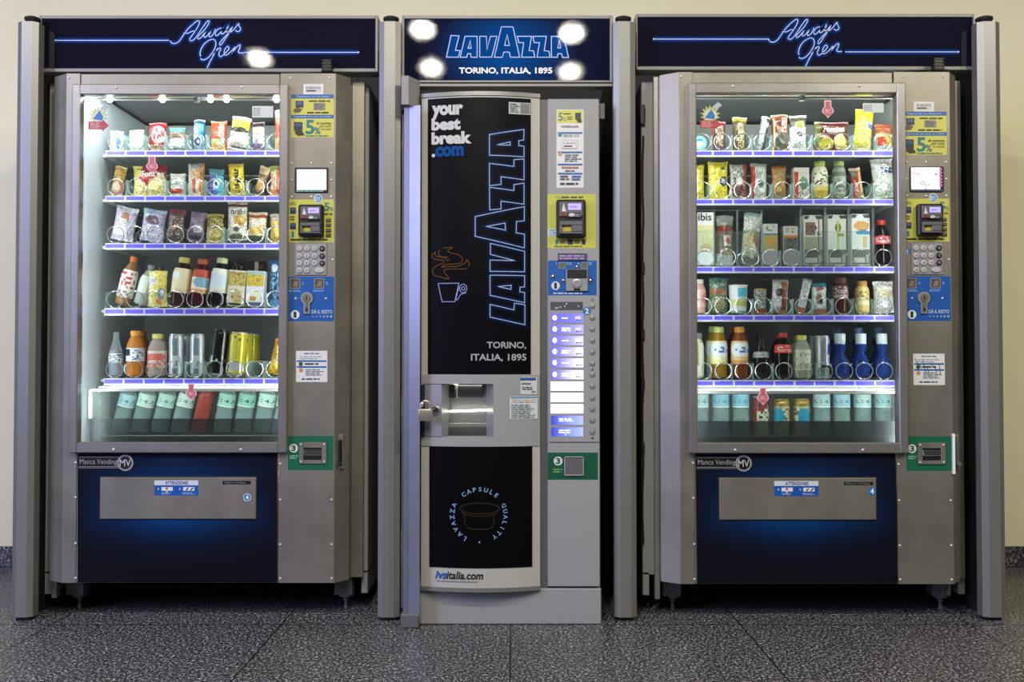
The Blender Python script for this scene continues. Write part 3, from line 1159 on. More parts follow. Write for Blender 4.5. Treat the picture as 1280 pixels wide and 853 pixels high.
    for r_, ky in enumerate(rows):
        for k, kx in enumerate(cols):
            if r_ == 3 and k == 2:
                continue
            x, z = P(kx - (3.6 if (r_ == 3 and k == 3) else 0), ky, -.004)
            dark = k == 3 and r_ < 3
            m = MB().lathe([(.0098, 0), (.0098, .003), (.008, .0046), (0, .005)], 16, axis='y', col=lin('141416' if dark else 'a8a7a4'))
            ch = [['1', '2', '3', 'B'], ['4', '5', '6', 'C'], ['7', '8', '9', 'D'], ['A', '0', '', '']][r_][k]
            if ch:
                gv, gf, asp = glyphs(ch, .02)
                m.add([((a_ - .5) * .0075 * asp, -.0053, (b_ - .5) * .0075) for a_, b_ in gv], gf, lin('a4a4a4' if dark else '3c3c3e'))
            c_ = m.build('key', M['label'], kp, (x, -.004, z))
            if r_ == 3 and k == 3:
                c_.scale = (1.75, 1, 1)
            if dark:
                c_['label'] = 'black key'
    if not left:
        s = SH(0.0)
        digit_disc(s, 363.6, 315.8, 5, '2a75b4', 'f0f4f8', '2')
        s.build('step_sticker', M['print'], R)
    # coin panel
    s = SH(0.0)
    s.rect(360, 346, 417.6, 401.6, '1258ac')
    for q in (362.3, 392.4):
        s.rect(q, 348, q + 13, 361, '8f8f8a', 1.5).rect(q + 1, 349, q + 12, 360, '56504a', 1.2)
        s.layer()
        s.poly([(q + 3, 358), (q + 6, 352), (q + 10, 351), (q + 9.5, 358.5)], '8c7a68')
        s.lines(q - 1, 362.3, q + 16, 365.3, 2, '8fb4e4', int(q))
    s.text('A', 377.6, 352.6, 380, 356.4, '9fc2ea')
    s.text('B', 407.8, 352.6, 410, 356.4, '9fc2ea')
    digit_disc(s, 369, 393.6, 5.6, 'e4ecf2', '161b22', '1', .05)
    s.text('DÀ IL RESTO', 389.8, 386.6, 415.4, 392.2, 'cfe0f4', .01)
    for k in range(6):
        s.disc(391.5 + 4.5 * k, 396, .9 + .16 * k, '8fa9cc')
    s.build('coin_panel', M['print'], R, 'blue coin panel')
    k = MB()
    cx, cz = P(383.8, 373, 0)
    r0 = .0215
    o = [(r0 * math.cos(math.radians(a)), r0 * math.sin(math.radians(a))) for a in range(-60, 241, 15)] + [(-r0 * .5, -.055), (r0 * .5, -.055)]
    k.prism_y([(cx + x, cz + z) for x, z in o], -.006, -.0005)
    cs = k.build('coin_slot', M['steel2'], R)
    k = MB().lathe([(.0145, 0), (.0145, .002), (0, .0022)], 18, (cx, -.006, cz), 'y').box(cx - .006, cx + .006, -.0072, -.006, cz - .05, cz - .016)
    k.build('slot_recess', M['brass'], cs)
    MB().box(cx - .0017, cx + .0017, -.0084, -.0075, cz - .008, cz + .008).build('slot_opening', M['black'], cs)
    MB().box(cx - .0035, cx + .0035, -.0082, -.007, cz - .045, cz - .035).build('slot_opening', M['black'], cs)
    # information sticker
    iy = 0 if left else 3.6
    s = SH(0.0)
    s.rect(370, 438.8 + iy, 409.2, 477.8 + iy, 'e8e9e8')
    s.lines(380, 441 + iy, 400, 443.4 + iy, 1, '4a5a78', 3)
    s.lines(375, 445 + iy, 404, 450 + iy, 2, 'a8adb2', 4)
    for q in (450.6, 458):
        s.rect(371, q + iy, 408, q + 2 + iy, '2467ac')
    s.disc(376, 455.3 + iy, 2.6, '3a5a3c').lines(381, 453.4 + iy, 402, 457 + iy, 1, '33363c', 5)
    s.disc(376.3, 463 + iy, 2.6, 'd9935a').lines(382, 461.4 + iy, 405, 470 + iy, 4, '7d868e', 6)
    s.lines(377, 472.6 + iy, 402, 475.4 + iy, 1, '3a3d42', 7)
    if not left:
        for q in range(7):
            s.stroke([(372 + q * 5, 445 + iy + (q * 7) % 12), (376 + q * 4.6, 452 + iy + (q * 5) % 16)], .7, '4a4c58')
    s.build('information_sticker', M['print'], R, 'white information sticker with blue bands')
    # coin return
    s = SH(0.0)
    s.rect(359.8, 545.2, 416.6, 588, '10694a')
    digit_disc(s, 367, 560.6, 5.5, 'dfe9e4', '14302a', '3', .03)
    s.lines(362, 569, 373, 574, 2, '8fc7a8', 3)
    s.build('return_panel', M['print'], R, 'green coin return panel')
    a, e = P(374, 580, 0), P(408.4, 553, 0)
    cr = MB()
    h = P(379.6, 575.4, 0), P(402.4, 560, 0)
    cr.box(a[0], h[0][0], -.005, -.0006, a[1], e[1], .001).box(h[1][0], e[0], -.005, -.0006, a[1], e[1], .001)
    cr.box(h[0][0], h[1][0], -.005, -.0006, h[1][1], e[1], .001).box(h[0][0], h[1][0], -.005, -.0006, a[1], h[0][1], .001)
    cp = cr.build('coin_return', M['steel'], R)
    MB().box(h[0][0], h[1][0], -.0014, -.0008, h[0][1], h[1][1]).build('return_opening', M['black'], cp)
    MB().box(h[0][0], h[1][0], -.0075, -.001, h[0][1] + .016, h[1][1] - .006, .003).build('return_lip', M['chrome'], cp)
    for qx, qy in ((376.6, 555.8), (405.6, 555.8), (376.6, 577.2), (405.6, 577.2)):
        x, z = P(qx, qy, 0)
        rivet_mb(.004).build('rivet', M['rivet'], cp, (x, -.005, z))
    # lock on the slanting side
    hx = px_(427, .028)
    lk = MB().box(hx - .011, hx + .011, .012, .03, pz_(587, .02), pz_(543, .02), .004)
    lk.build('lock_plate', M['steel'], R)
    lk = MB().box(hx - .006, hx + .006, .0, .02, pz_(583, .02), pz_(549, .02), .005).lathe([(.008, 0), (.008, .012), (0, .013)], 14, (hx, .006, pz_(579, .02)), 'y')
    lk.build('lock_handle', M['black'] if left else M['greyd'], R)
    if not left:
        MB().box(xr - .004, xr + .004, -.01, .02, pz_(592), pz_(542), .001).build('lock_guard', M['white'], R)
    # latch on the roof of the door
    lx = px_(407.5, .01)
    lt = MB().box(lx - .017, lx + .017, .004, .034, pz_(91, .01), pz_(73.5, .01), .004)
    for q in range(4):
        lt.box(lx - .019, lx + .019, .002, .03, pz_(89 - q * 4, .01), pz_(87.4 - q * 4, .01), .001)
    lt.build('roof_latch', M['black'], R)
    MB().box(px_(389, .03), px_(417, .03), .004, .036, zt, zt + .004, .001).build('latch_plate', M['black'], R)
    if not left:
        # hinge block and cable down the edge of the cabinet
        x0_, zt1 = own(799.5, 131, .105)
        x1_, zb1 = own(806, 156, .105)
        MB().box(x0_, x1_, .098, .114, zb1, zt1, .003).build('hinge_block', M['black'], R)
        cb = MB()
        pts = [(own(803 + (1.2 if k % 3 == 0 else 0), 170 + k * 34, .108)[0], .108, own(803, 170 + k * 34, .108)[1]) for k in range(16)]
        cb.tube(pts, .0035, 6)
        for q in (335, 418, 480, 560):
            cx_, cz_ = own(803.5, q, .106)
            cb.box(cx_ - .006, cx_ + .006, .1, .114, cz_ - .02, cz_ + .02, .003)
        cb.build('door_cable', M['black'], R)
    # rivets
    rv = None
    RV = [(365, 204), (389.2, 204), (414, 204), (364.6, 225), (414, 225), (364.6, 246), (389, 246), (414, 246),
          (369.6, 373.3), (407.4, 373.3), (350.3, 580), (350.3, 625), (414.5, 625), (350.3, 681), (414.5, 681), (350.3, 723.5), (414.5, 723.5),
          (94.5, 578.5), (94.5, 622), (94.5, 679.5), (94.5, 723), (86, 97.5), (363, 97.5), (412, 97.5), (416, 325)]
    for q, w in RV:
        x, z = P(q, w, 0)
        y = 0.0
        if rv is None:
            rv = rivet_mb(.0042).build('rivet', M['rivet'], R, (x, y, z))
        else:
            dup(rv, R, (x, y, z))
    for q, w in ((142, 562.2), (301, 562.2), (145.5, 109.5), (302.5, 109)):
        x, z = P(q, w, g)
        dup(rv, R, (x, g, z)).scale = (1.25, 1.2, 1.25)
    # feet
    for fx, fd in ((px_(101.5, .15), .15), (px_(432.5, .15), .15), (px_(101.5, .15), .7), (px_(432.5, .15), .7)):
        k = MB().box(fx - .035, fx + .03, fd - .03, fd + .03, pz_(741, .15) - .002, zb + .002, .002)
        k.lathe([(.02, 0), (.028, .004), (.028, .022), (.03, .026), (.03, .045)], 18, (fx + .004, fd, .045))
        k.lathe([(.007, 0), (.009, .006), (.006, .012), (.006, .03), (.011, .032), (.011, .046)], 12, (fx + .004, fd, 0))
        k.build('foot', M['greyd'], R)
    return R, tops, fl_z, shelves, own


def card_reader(R, P, x0, y0, x1, y1, d):
    """black-and-grey card reader standing out of its panel"""
    a, e = P(x0, y1, d - .03), P(x1, y0, d - .03)
    w, h = x1 - x0, y1 - y0
    cr = MB().box(a[0], e[0], d - .028, d - .0008, a[1], e[1], .005).build('card_reader', M['black'], R)
    q0, q1 = P(x0 + w * .1, y1 - h * .08, d - .03), P(x1 - w * .1, y0 + h * .07, d - .03)
    hz = q1[1] - q0[1]
    MB().box(q0[0], q1[0], d - .034, d - .028, q0[1] + hz * .54, q1[1], .002).build('reader_face', M['greyd'], cr)
    k = MB().box(q0[0], q1[0], d - .04, d - .028, q0[1] + hz * .26, q0[1] + hz * .4, .003).box(q0[0] + (q1[0] - q0[0]) * .5, q1[0], d - .038, d - .028, q0[1] + hz * .05, q0[1] + hz * .32, .004)
    k.box(q0[0], q0[0] + (q1[0] - q0[0]) * .12, d - .038, d - .028, q0[1], q0[1] + hz * .4, .002).box(q0[0], q1[0], d - .036, d - .028, q0[1], q0[1] + hz * .08, .002)
    k.build('card_guide', M['greyd'], cr)
    s = Sheet(lambda p, q: P(p, q, d - .034), lambda x, z: d - .034)
    fx = lambda t: x0 + w * t
    fy = lambda t: y0 + h * t
    s.layer()
    s.poly([(fx(.18), fy(.32)), (fx(.24), fy(.1)), (fx(.33), fy(.32))], 'dfe2e4')
    s.rect(fx(.16), fy(.34), fx(.32), fy(.44), '8c2c2c')
    s.rect(fx(.36), fy(.36), fx(.84), fy(.48), '1c1e22').disc(fx(.52), fy(.41), w * .11, 'cfd4d8', h * .045)
    s.lines(fx(.64), fy(.38), fx(.84), fy(.46), 2, '9aa0a6', 3)
    s.build('reader_marking', M['print'], cr)
    s = Sheet(lambda p, q: P(p, q, d - .034), lambda x, z: d - .034)
    s.rect(fx(.4), fy(.11), fx(.84), fy(.28), 'b9a9f0')
    s.lines(fx(.46), fy(.16), fx(.8), fy(.24), 1, '8f7de0', 2)
    s.build('reader_display', M['screen'], cr)
    s = Sheet(lambda p, q: P(p, q, d - .029), lambda x, z: d - .029)
    s.rect(fx(.14), fy(.52), fx(.86), fy(.62), '050505')
    s.rect(fx(.2), fy(.7), fx(.62), fy(.9), 'c4b73a')
    s.lines(fx(.62), fy(.72), fx(.8), fy(.8), 2, 'c9cdd0', 4)
    s.build('card_slot', M['print'], cr)


ML = vending('left')
MR = vending('right')


# ------------------------------------------------------------------ coffee machine
CX = WX(637.5, 0)
COF = thing('coffee_machine', 'tall grey coffee machine with dark curved door, standing in the middle between two posts', 'coffee machine', (CX, 0, 0))


def C(px, py, d=0.0):
    x, z = W(px, py, d)
    return x - CX, z


cx_ = lambda a, d=0.0, q=426: C(a, q, d)[0]
cz_ = lambda q, d=0.0: C(640, q, d)[1]
DX0, DX1 = cx_(526.8), cx_(675)
DXM, DHW = (DX0 + DX1) / 2, (DX1 - DX0) / 2


def yb(x):
    return -.006 - .034 * (1 - ((x - DXM) / DHW) ** 2)


def bulge(x0, x1, z0, z1, off=0.0, yback=.02, n=18, mb=None):
    """slab whose front follows the curve of the door"""
    m = mb or MB()
    x0, x1, z0, z1 = min(x0, x1), max(x0, x1), min(z0, z1), max(z0, z1)
    fr = [(x0 + (x1 - x0) * i / n, yb(x0 + (x1 - x0) * i / n) - off) for i in range(n + 1)]
    return m.prism(fr + [(x1, yback), (x0, yback)], z0, z1)


PZ = cz_(735.5)
MB().box(cx_(515.5, 0, 760), cx_(751.5, 0, 760), 0, .74, 0, PZ - .002, .003).build('plinth', M['grey'], COF)
b = MB().box(DX0 + .002, cx_(749.6), .126, .74, PZ, cz_(123), .003)
b.box(DX0 + .002, DX0 + .01, .024, .127, PZ, cz_(123)).box(DX0 + .01, cx_(676), .024, .127, cz_(135), cz_(123)).box(DX0 + .01, cx_(676), .024, .127, PZ, PZ + .02)
b.build('cabinet', M['grey'], COF)
MB().box(cx_(684.5), cx_(749.6), 0, .126, PZ + .004, cz_(123.5), .003).build('control_column', M['grey'], COF)
MB().box(cx_(675.6), cx_(684.6), .008, .126, PZ, cz_(124)).build('door_jamb', M['greyd'], COF)
MB().box(cx_(747), cx_(756, .05), .03, .06, cz_(146), cz_(126), .002).build('top_hinge', M['greyd'], COF)
# curved door: upper and lower frame, middle bay
dr = MB()
zT, zA, zB, zE = cz_(120.5), cz_(469), cz_(557.3), cz_(736.5)
bulge(DX0, DX1, zA, zT, 0, mb=dr)
bulge(DX0, DX1, zE, zB, 0, mb=dr)
door = dr.build('door', M['light'], COF, smooth=25)
for za, zc in ((zT - .008, zT + .006), (zE - .002, zE + .012)):
    bulge(DX0 - .001, DX1 + .001, za, zc, .004).build('door_edge', M['alu'], door, smooth=25)
by = MB()
zo1, zo0 = cz_(479.8), cz_(546)
ox0, ox1 = cx_(553), cx_(617)
bulge(DX0, DX1, zo1, zA, .003, mb=by)
bulge(DX0, DX1, zB, zo0, .003, mb=by)
bulge(ox1, DX1, zo0, zo1, .003, mb=by)
bulge(DX0, DX0 + .006, zo0, zo1, .003, mb=by)
bay = by.build('dispensing_bay', M['grey'], COF, smooth=25)
hp = MB()
bulge(DX0 + .008, ox0, zo0 + .002, zo1 - .002, .001, mb=hp)
hp.build('bay_plate', M['steel2'], bay, smooth=25)
# lit hollow of the bay
h0, h1 = cx_(560), cx_(608)
MB().add([(ox0, yb(ox0), zo0), (h0, .02, zo0), (h0, .02, zo1), (ox0, yb(ox0), zo1)], [[0, 1, 2, 3]]).build('bay_bevel', M['steel2'], bay, smooth=0)
MB().add([(ox1, yb(ox1) - .003, zo0), (h1, .02, zo0), (h1, .02, zo1), (ox1, yb(ox1) - .003, zo1)], [[0, 1, 2, 3]]).build('bay_bevel', M['steel2'], bay, smooth=0)
k = MB().box(h0 - .004, h1 + .004, .115, .12, zo0, zo1).box(h0 - .004, h0, .02, .118, zo0, zo1).box(h1, h1 + .004, .02, .118, zo0, zo1)
k.box(h0, h1, .02, .118, zo0 - .004, zo0).box(h0, h1, .02, .118, zo1, zo1 + .004)
k.build('bay_hollow', M['steel2'], bay, smooth=0)
k = MB()
zg = cz_(531, .06)
for i in range(15):
    x = h0 + .004 + (h1 - h0 - .008) * i / 14
    k.box(x - .0012, x + .0012, .03, .112, zg - .002, zg + .006)
k.box(h0, h1, .026, .032, zg - .006, zg + .007, .001).box(h0, h1, .03, .114, zg - .008, zg - .003)
k.build('drip_grille', M['steel2'], bay)
k = MB().box(h0 + .03, h1 - .012, .05, .1, cz_(497, .07), zo1, .004).box(h0 + .004, h0 + .024, .04, .1, cz_(498, .07), zo1 - .004, .003)
k.build('spout', M['black'], bay)
MB().box(h0, h1, .022, .024, zo0 + .002, zo1 - .002).build('bay_window', M['rack'], bay)
MB().tube([(h0 + .004, .03, cz_(514.5, .03)), (h1, .03, cz_(513, .03))], .0035, 8).build('bay_reflection', M['bay_glow'], bay)  # glowing tube draws the bright reflection across the bay

dfn = lambda a, q: C(a, q, -.025)
dsurf = lambda x, z: yb(x)


def DS(off):
    q = Sheet(dfn, dsurf, .00015, off)
    q.maxseg = 4.0
    return q


# upper door artwork
s = DS(.0015)
s.grid(534.4, 123.2, 663.6, 468, 20, 4, lambda u, v: '0b0b11')
zz = [[(558, 78), (275, 130), (275, 298), (558, 303), (558, 215), (515, 213), (515, 172), (555, 165)], [(340, 212), (445, 212), (445, 185)],
      [(275, 365), (475, 385), (475, 330), (558, 320), (558, 492), (370, 472), (370, 535), (275, 548)],
      [(275, 560), (475, 583), (475, 535), (558, 518), (558, 692), (370, 672), (370, 735), (278, 745)]]
LV = [[(570 + x / 6.563, 150 + y / 6.563) for x, y in p] for p in zz]
zz = [[(487, -66), (138, 11), (138, 150), (487, 228), (487, 130), (428, 122), (430, 42), (485, 35)], [(215, 80), (350, 55), (352, 105)],
      [(245, 200), (488, 252), (488, 398), (243, 398), (243, 318), (418, 320), (245, 278)],
      [(243, 425), (488, 425), (488, 505), (455, 508), (455, 542), (488, 545), (488, 618), (243, 568)], [(300, 505), (392, 495), (390, 525)],
      [(243, 632), (412, 670), (415, 622), (490, 632), (490, 775), (243, 722)]]
LV += [[(570 + x / 5.69, 270 + y / 5.69) for x, y in p] for p in zz]
s.neon([(p, True) for p in LV], .95, 'b4c8e8', '0d2756', (.0034, .0034, .0058), 9, 6)
cup = [(520 + x / 9.48, 300 + y / 9.48) for x, y in [(262, 518), (510, 518), (462, 735), (310, 735)]]
ring = lambda r, q=1.0: [(520 + (562 + r * math.cos(a)) / 9.48, 300 + (580 + r * q * math.sin(a)) / 9.48) for a in [2 * PI * i / 18 for i in range(18)]]
hnd = [(520 + x / 9.48, 300 + y / 9.48) for x, y in [(598, 630), (530, 650), (492, 716), (472, 710), (512, 560)]]
s.neon([(cup, True), (ring(44, 1.15), True), (ring(20), True), (hnd, False)], .8, 'a9aee0', '1d2350', (.0034, .0034, .0058), 3, 2)
ST_ = [[(320, 98), (435, 95), (390, 120), (385, 145), (440, 165), (510, 185), (550, 225), (540, 270), (490, 290), (400, 292), (340, 300), (300, 330)],
       [(235, 145), (190, 170), (190, 205), (230, 230), (300, 240), (335, 255), (320, 280), (260, 300), (205, 340), (195, 380), (220, 420), (290, 440), (385, 465),
        (380, 440), (345, 400), (335, 370), (360, 350), (480, 351), (580, 350), (605, 345)],
       [(230, 150), (225, 180), (260, 200), (340, 215), (375, 250), (395, 235)], [(285, 115), (268, 150), (280, 190), (330, 205), (380, 205)],
       [(310, 325), (400, 320), (500, 318), (560, 290), (600, 265), (605, 240), (635, 290), (625, 320)]]
s.layer()
for p in ST_:
    s.stroke(catmull([(520 + x / 9.48, 300 + y / 9.48) for x, y in p], 5), .85, '7c5220')
for w, bx in (('your', (539.6, 131.8, 579, 149.6)), ('best', (539.2, 148, 576, 163.4)), ('break', (539.2, 165.4, 589.8, 181))):
    s.text(w, *bx, 'dcdcdc', .055)
s.disc(541.7, 194.3, 2.3, 'dadada')
s.text('com', 544.4, 183.6, 580, 196.6, '0f4f9c', .05)
s.text('TORINO,', 608.8, 427.6, 657.6, 437, 'b9babd', .02)
s.text('ITALIA, 1895', 589, 442.6, 658, 452.4, 'b9babd', .02)
s.rect(636, 128.6, 663, 143.4, 'd9dad8').rect(650.5, 129.6, 662, 142.4, '8c8f8e')
s.lines(637.5, 130, 649, 142, 5, '5c6060', 2)
s.build('door_panel', M['printd'], door, 'dark upper door panel with outlined lettering')
# lower door artwork
s = DS(.0015)
s.grid(536.3, 558.2, 665.4, 709.5, 20, 4, lambda u, v: '09090c')
g2 = lambda x, y: (550 + x / 8.53, 590 + y / 8.53)
s.layer()
ink = '4a3826'
s.stroke([g2(425 + 210 * math.cos(a), 385 + 58 * math.sin(a)) for a in [2 * PI * i / 28 for i in range(28)]], .75, ink, True)
s.stroke([g2(425 + 185 * math.cos(a), 425 + 42 * math.sin(a)) for a in [PI * i / 16 for i in range(17)]], .75, ink)
s.stroke(catmull([g2(*q) for q in [(260, 440), (268, 540), (300, 590), (360, 605), (490, 605), (550, 590), (572, 540), (580, 440)]], 5), .75, ink)
s.arc_text('LAVAZZA', 599.6, 643.8, 34.2, 237, 158, 5.6, '8fb0e6')
s.arc_text('CAPSULE', 599.6, 643.8, 32.6, 127, 50, 5.6, '8fb0e6')
s.arc_text('QUALITY', 599.6, 643.8, 32.4, 21.6, -54.7, 5.6, '8fb0e6')
s.disc(599.4, 677, 1.1, 'a9b6e6')
s.build('capsule_panel', M['printd'], door, 'dark lower door panel with round lettering')
s = DS(.0012)
s.text('ivs', 543.8, 714, 559.5, 723.6, '1a5fb0', .035, .25)
s.text('italia.com', 558.3, 713.8, 604.2, 723.6, '15161a', .02, .2)
s.lines(545.5, 725.4, 601, 727.4, 1, '6d7c94', 3)
s.build('maker_sticker', M['print'], door)
# stickers on the bay
s = DS(.0042)
s.rect(650.5, 471.5, 671.5, 493, 'd8dbdb').rect(650.5, 472.3, 670, 476, '2a5f9c')
s.lines(652, 478, 668, 482, 1, '6f787c', 2).lines(652.5, 483.5, 666, 488, 2, '3d4448', 4).rect(664.5, 489, 669.5, 491, '7d8484')
s.rect(637, 495.5, 672.2, 524, 'dce2e2').rect(638, 496, 672, 498.2, '6f9cc0')
for q in range(4):
    s.rect(640 + q * 8, 499, 646 + q * 8, 503, ('d7b9a4', 'b9c9d4', 'd9c49c', 'c4cfd0')[q])
s.lines(639, 505, 670, 523, 7, '98a4a8', 6)
s.build('bay_sticker', M['print'], bay, 'white printed stickers')
# lock, strap and staple for the padlock
lx, lz = C(545.2, 513, -.012)
k = MB().lathe([(.0165, 0), (.0165, .004), (.014, .008), (.012, .012), (.0, .013)], 20, (lx, yb(lx) + .001, lz), 'y')
k.build('lock_barrel', M['chrome'], bay)
k = MB().lathe([(.006, 0), (.006, .002), (0, .0024)], 12, (lx, yb(lx) - .012, lz), 'y').box(lx - .001, lx + .001, yb(lx) - .0155, yb(lx) - .013, lz - .004, lz + .004)
k.build('key_hole', M['black'], bay)
sx0 = C(528.5, 500, -.02)[0]
k = MB().box(sx0 - .006, sx0 + .006, -.018, -.006, cz_(546), cz_(481), .002)
k.build('strap', M['black'], bay)
PY = -.064
zc = cz_(503.6, PY)
k = MB().tube([(sx0 + .004, -.012, zc - .004), (sx0 + .004, PY + .0095, zc - .004)], .0026, 8)
k.tube([(sx0 + .004, PY + .0095 * math.cos(2 * PI * i / 18), zc - .004 + .0095 * math.sin(2 * PI * i / 18)) for i in range(18)], .0024, 8, closed=True)
k.build('lock_staple', M['chrome'], bay)

# ---- control column of the coffee machine
def CS(o=0.0):
    return Sheet(lambda a, q: C(a, q, 0), lambda x, z: 0.0, y_off=o)


s = CS()
s.rect(695.6, 137, 729.6, 234.8, 'e3e5e4', .8)
s.rect(696.5, 137.8, 728.7, 154, 'd8d557')
s.text('5', 698, 141, 703.6, 151.4, '1f7f8c', .02)
s.text('%', 704, 146.6, 707.8, 151.6, '1f7f8c')
s.lines(704.5, 141, 717, 144, 1, '3a3f2c', 2).lines(709, 145.5, 717, 150, 2, '3a3f2c', 3)
s.rect(719, 141, 726, 149.6, '263050')
s.layer()
s.poly([(719.5, 149), (726.5, 149), (727, 153.5), (722.5, 153.5)], '2c2a2a')
s.text('ivsitalia.com', 701.5, 156.4, 722.8, 159.6, '2a3540', .01)
for q in (165.4, 189.6, 204.8, 216.2):
    s.rect(697.4, q, 728, q + 2, '2467ac')
s.disc(700, 168.4, 2.6, '2f8f96')
s.text('800 801 313', 704.6, 168.4, 723.4, 171.4, '4a4f54')
s.rect(702.4, 175.4, 721.6, 186, 'b9bcbc').rect(703, 176, 721, 185.4, 'e6e7e6')
s.text('È VIETATO', 704.6, 177.6, 719.6, 180.6, '3a3c40', .01)
s.lines(704.6, 181.6, 719.6, 184.6, 1, '3a3c40', 2)
s.disc(700.2, 192.4, 2.3, 'd49a72').lines(706, 192.6, 727, 202.6, 4, '74828c', 5)
for k_ in range(7):
    s.disc(703.4 + 3 * k_, 209.6, 1.3, ('b0584a', 'c07a50', 'a8604a')[k_ % 3])
s.lines(706.5, 212.6, 719, 215, 1, '5a6068', 3)
s.lines(700, 219, 713, 225.6, 2, '5c5f66', 6).lines(714.5, 219, 727, 226, 2, '3f6fae', 8)
s.lines(700, 228, 725, 231.6, 1, '3a3d42', 7)
s.build('information_sticker', M['print'], COF, 'tall white information sticker with yellow top')
s = CS()
s.rect(684.3, 242.8, 744.8, 310.4, 'c9cb55')
s.text('5%', 695, 245.4, 700, 248.6, '4a4c2c')
s.lines(701.5, 245, 731, 248.8, 1, '4a4c2c', 3)
s.text('1', 694.3, 299.6, 697, 306, '1f7fa0', .02)
s.lines(700, 300.4, 709, 305, 2, '4c4a2c', 3).rect(709.6, 299.4, 716, 306, '30365a').lines(718, 300.4, 727, 305, 2, '4c4a2c', 5)
s.rect(727.4, 299.4, 731.6, 306, '2a3150')
s.lines(693, 307, 733, 309.4, 1, '55562c', 9)
s.build('card_panel', M['print'], COF, 'yellow card payment panel')
s = CS(.001)
s.disc(690, 291, 5.4, 'e4eaec').disc(690, 291, 4.4, '6aa4cc').lines(686.4, 288.6, 693.8, 294, 3, 'e4eef4', 3)
s.build('round_sticker', M['print'], COF, 'white and blue round sticker')
card_reader(COF, C, 695.6, 249.2, 732.2, 296.6, 0.0)
a, e = C(697.6, 326.2, -.003), C(733.6, 317, -.003)
k = MB().box(a[0], e[0], -.004, 0, a[1], e[1], .001).build('text_display', M['black'], COF)
s = Sheet(lambda p, q: C(p, q, -.004), lambda x, z: -.004)
s.rect(698.4, 317.8, 733, 325.4, '4a4468').lines(699, 318.4, 732, 324.8, 2, '8f7d9c', 3, .6)
s.build('display_text', M['screen'], k)
s = CS()
s.rect(684.8, 325.8, 745.8, 369.4, '0f5aac')
for q in (698.4, 726):
    s.rect(q, 327.6, q + 8.6, 336, '8c8f88', 1).rect(q + .8, 328.4, q + 7.8, 335.2, '5f6a5c', .8)
s.text('A', 694.4, 328, 696.4, 331, '9fc2ea')
s.text('B', 722.4, 328, 724.2, 331, '9fc2ea')
s.lines(708, 327.6, 715, 331.6, 2, '8fb4e4', 4).lines(735.4, 327.6, 741, 331.6, 2, '8fb4e4', 5)
digit_disc(s, 694.4, 357.4, 5.4, 'd5e0e4', '14202c', '1', .05)
s.lines(691.5, 365.6, 731.5, 368.2, 1, 'cfe0f4', 7)
s.build('coin_panel', M['print'], COF, 'blue coin panel')
a, e = C(707.4, 364.4, 0), C(734.8, 336.8, 0)
k = MB().box(a[0], e[0], -.008, -.0005, a[1], e[1], .002)
cm = k.build('coin_slot', M['steel2'], COF)
zm = cz_(348.4)
MB().box(a[0] + .004, e[0] - .004, -.0095, -.007, zm, e[1] - .002, .001).build('slot_hood', M['black'], cm)
mx_, mz = C(721, 355, 0)
MB().lathe([(.0165, 0), (.0165, .003), (.011, .004), (.010, .0025), (0, .0025)], 20, (mx_, -.008, mz), 'y').build('coin_cup', M['steel2'], cm)
MB().box(mx_ - .011, mx_ + .011, -.0095, -.007, cz_(363.6), cz_(361), .001).build('slot_opening', M['black'], cm)
for q, w in ((690.8, 345.8), (704.6, 351.2), (738, 351.2), (721, 334)):
    x, z = C(q, w, 0)
    rivet_mb(.0075).build('screw', M['chrome'], COF, (x, 0, z))
# selection panel
a, e = C(686.3, 553, 0), C(749, 373.4, 0)
sp = MB().box(a[0], e[0], -.004, -.0004, a[1], e[1], .0015).build('selection_panel', M['grey'], COF)
s = Sheet(lambda p, q: C(p, q, -.004), lambda x, z: -.004)
s.rect(688, 377.6, 728.6, 388, '4c5358')
for q, w in ((694.6, 385.2), (697, 385.2), (700.4, 384), (705.8, 383), (708.2, 380), (723, 383)):
    s.disc(q, w, .9, 'dfe6e6')
digit_disc(s, 733.6, 389, 5, '1f76b8', 'e6f0f6', '2', .03)
s.build('panel_marking', M['print'], sp)
YS = [392, 406.2, 420.3, 434.2, 448.1, 462.9, 477.2, 491.4, 505.6, 520, 534.4]
for i, y in enumerate(YS):
    s = Sheet(lambda p, q: C(p, q, -.004), lambda x, z: -.004, y_off=.0003)
    y1 = y + 11.4
    if i in (6, 7, 8):
        s.rect(688.2, y, 729.2, y1, 'f3f4ff')
        if i < 8:
            s.disc(720, y + 6, .6, '6f6a70')
    elif i > 8:
        s.grid(689, y, 729, y1, 10, 1, lambda u, v: mix('2a36a0', '8f9cf0', u))
        s.lines(698.5, y + 2.6, 717, y + 7.6, 2, 'e6ebff', i)
        if i == 10:
            s.disc(707, y + 9, .9, 'dfe6ff')
    else:
        t = i / 5
        s.grid(688.4, y, 729.2, y1, 10, 1, lambda u, v: mix('5a52c8', mix('6b74d8', 'f4f2ff', t), u ** 1.6))
        s.disc(693.4, y + 5.4, 2.8, 'f6f8ff', 3.4)
        s.lines(702, y + (3 if i % 2 else 4.6), 714, y + (8.6 if i % 2 else 7), 2 if i % 2 else 1, 'eef0ff', i, .6)
        s.rect(719, y + 3.6, 726, y + 7.2, 'b9a4a4' if i < 2 else 'fbf8f4').disc(721, y + 8.2, 1, '3a3440').rect(722.5, y + 8, 728, y + 8.8, '55506a')
    s.build('drink_label', M['glow'], sp, 'white backlit drink label' if i in (6, 7, 8) else None)
kb = None
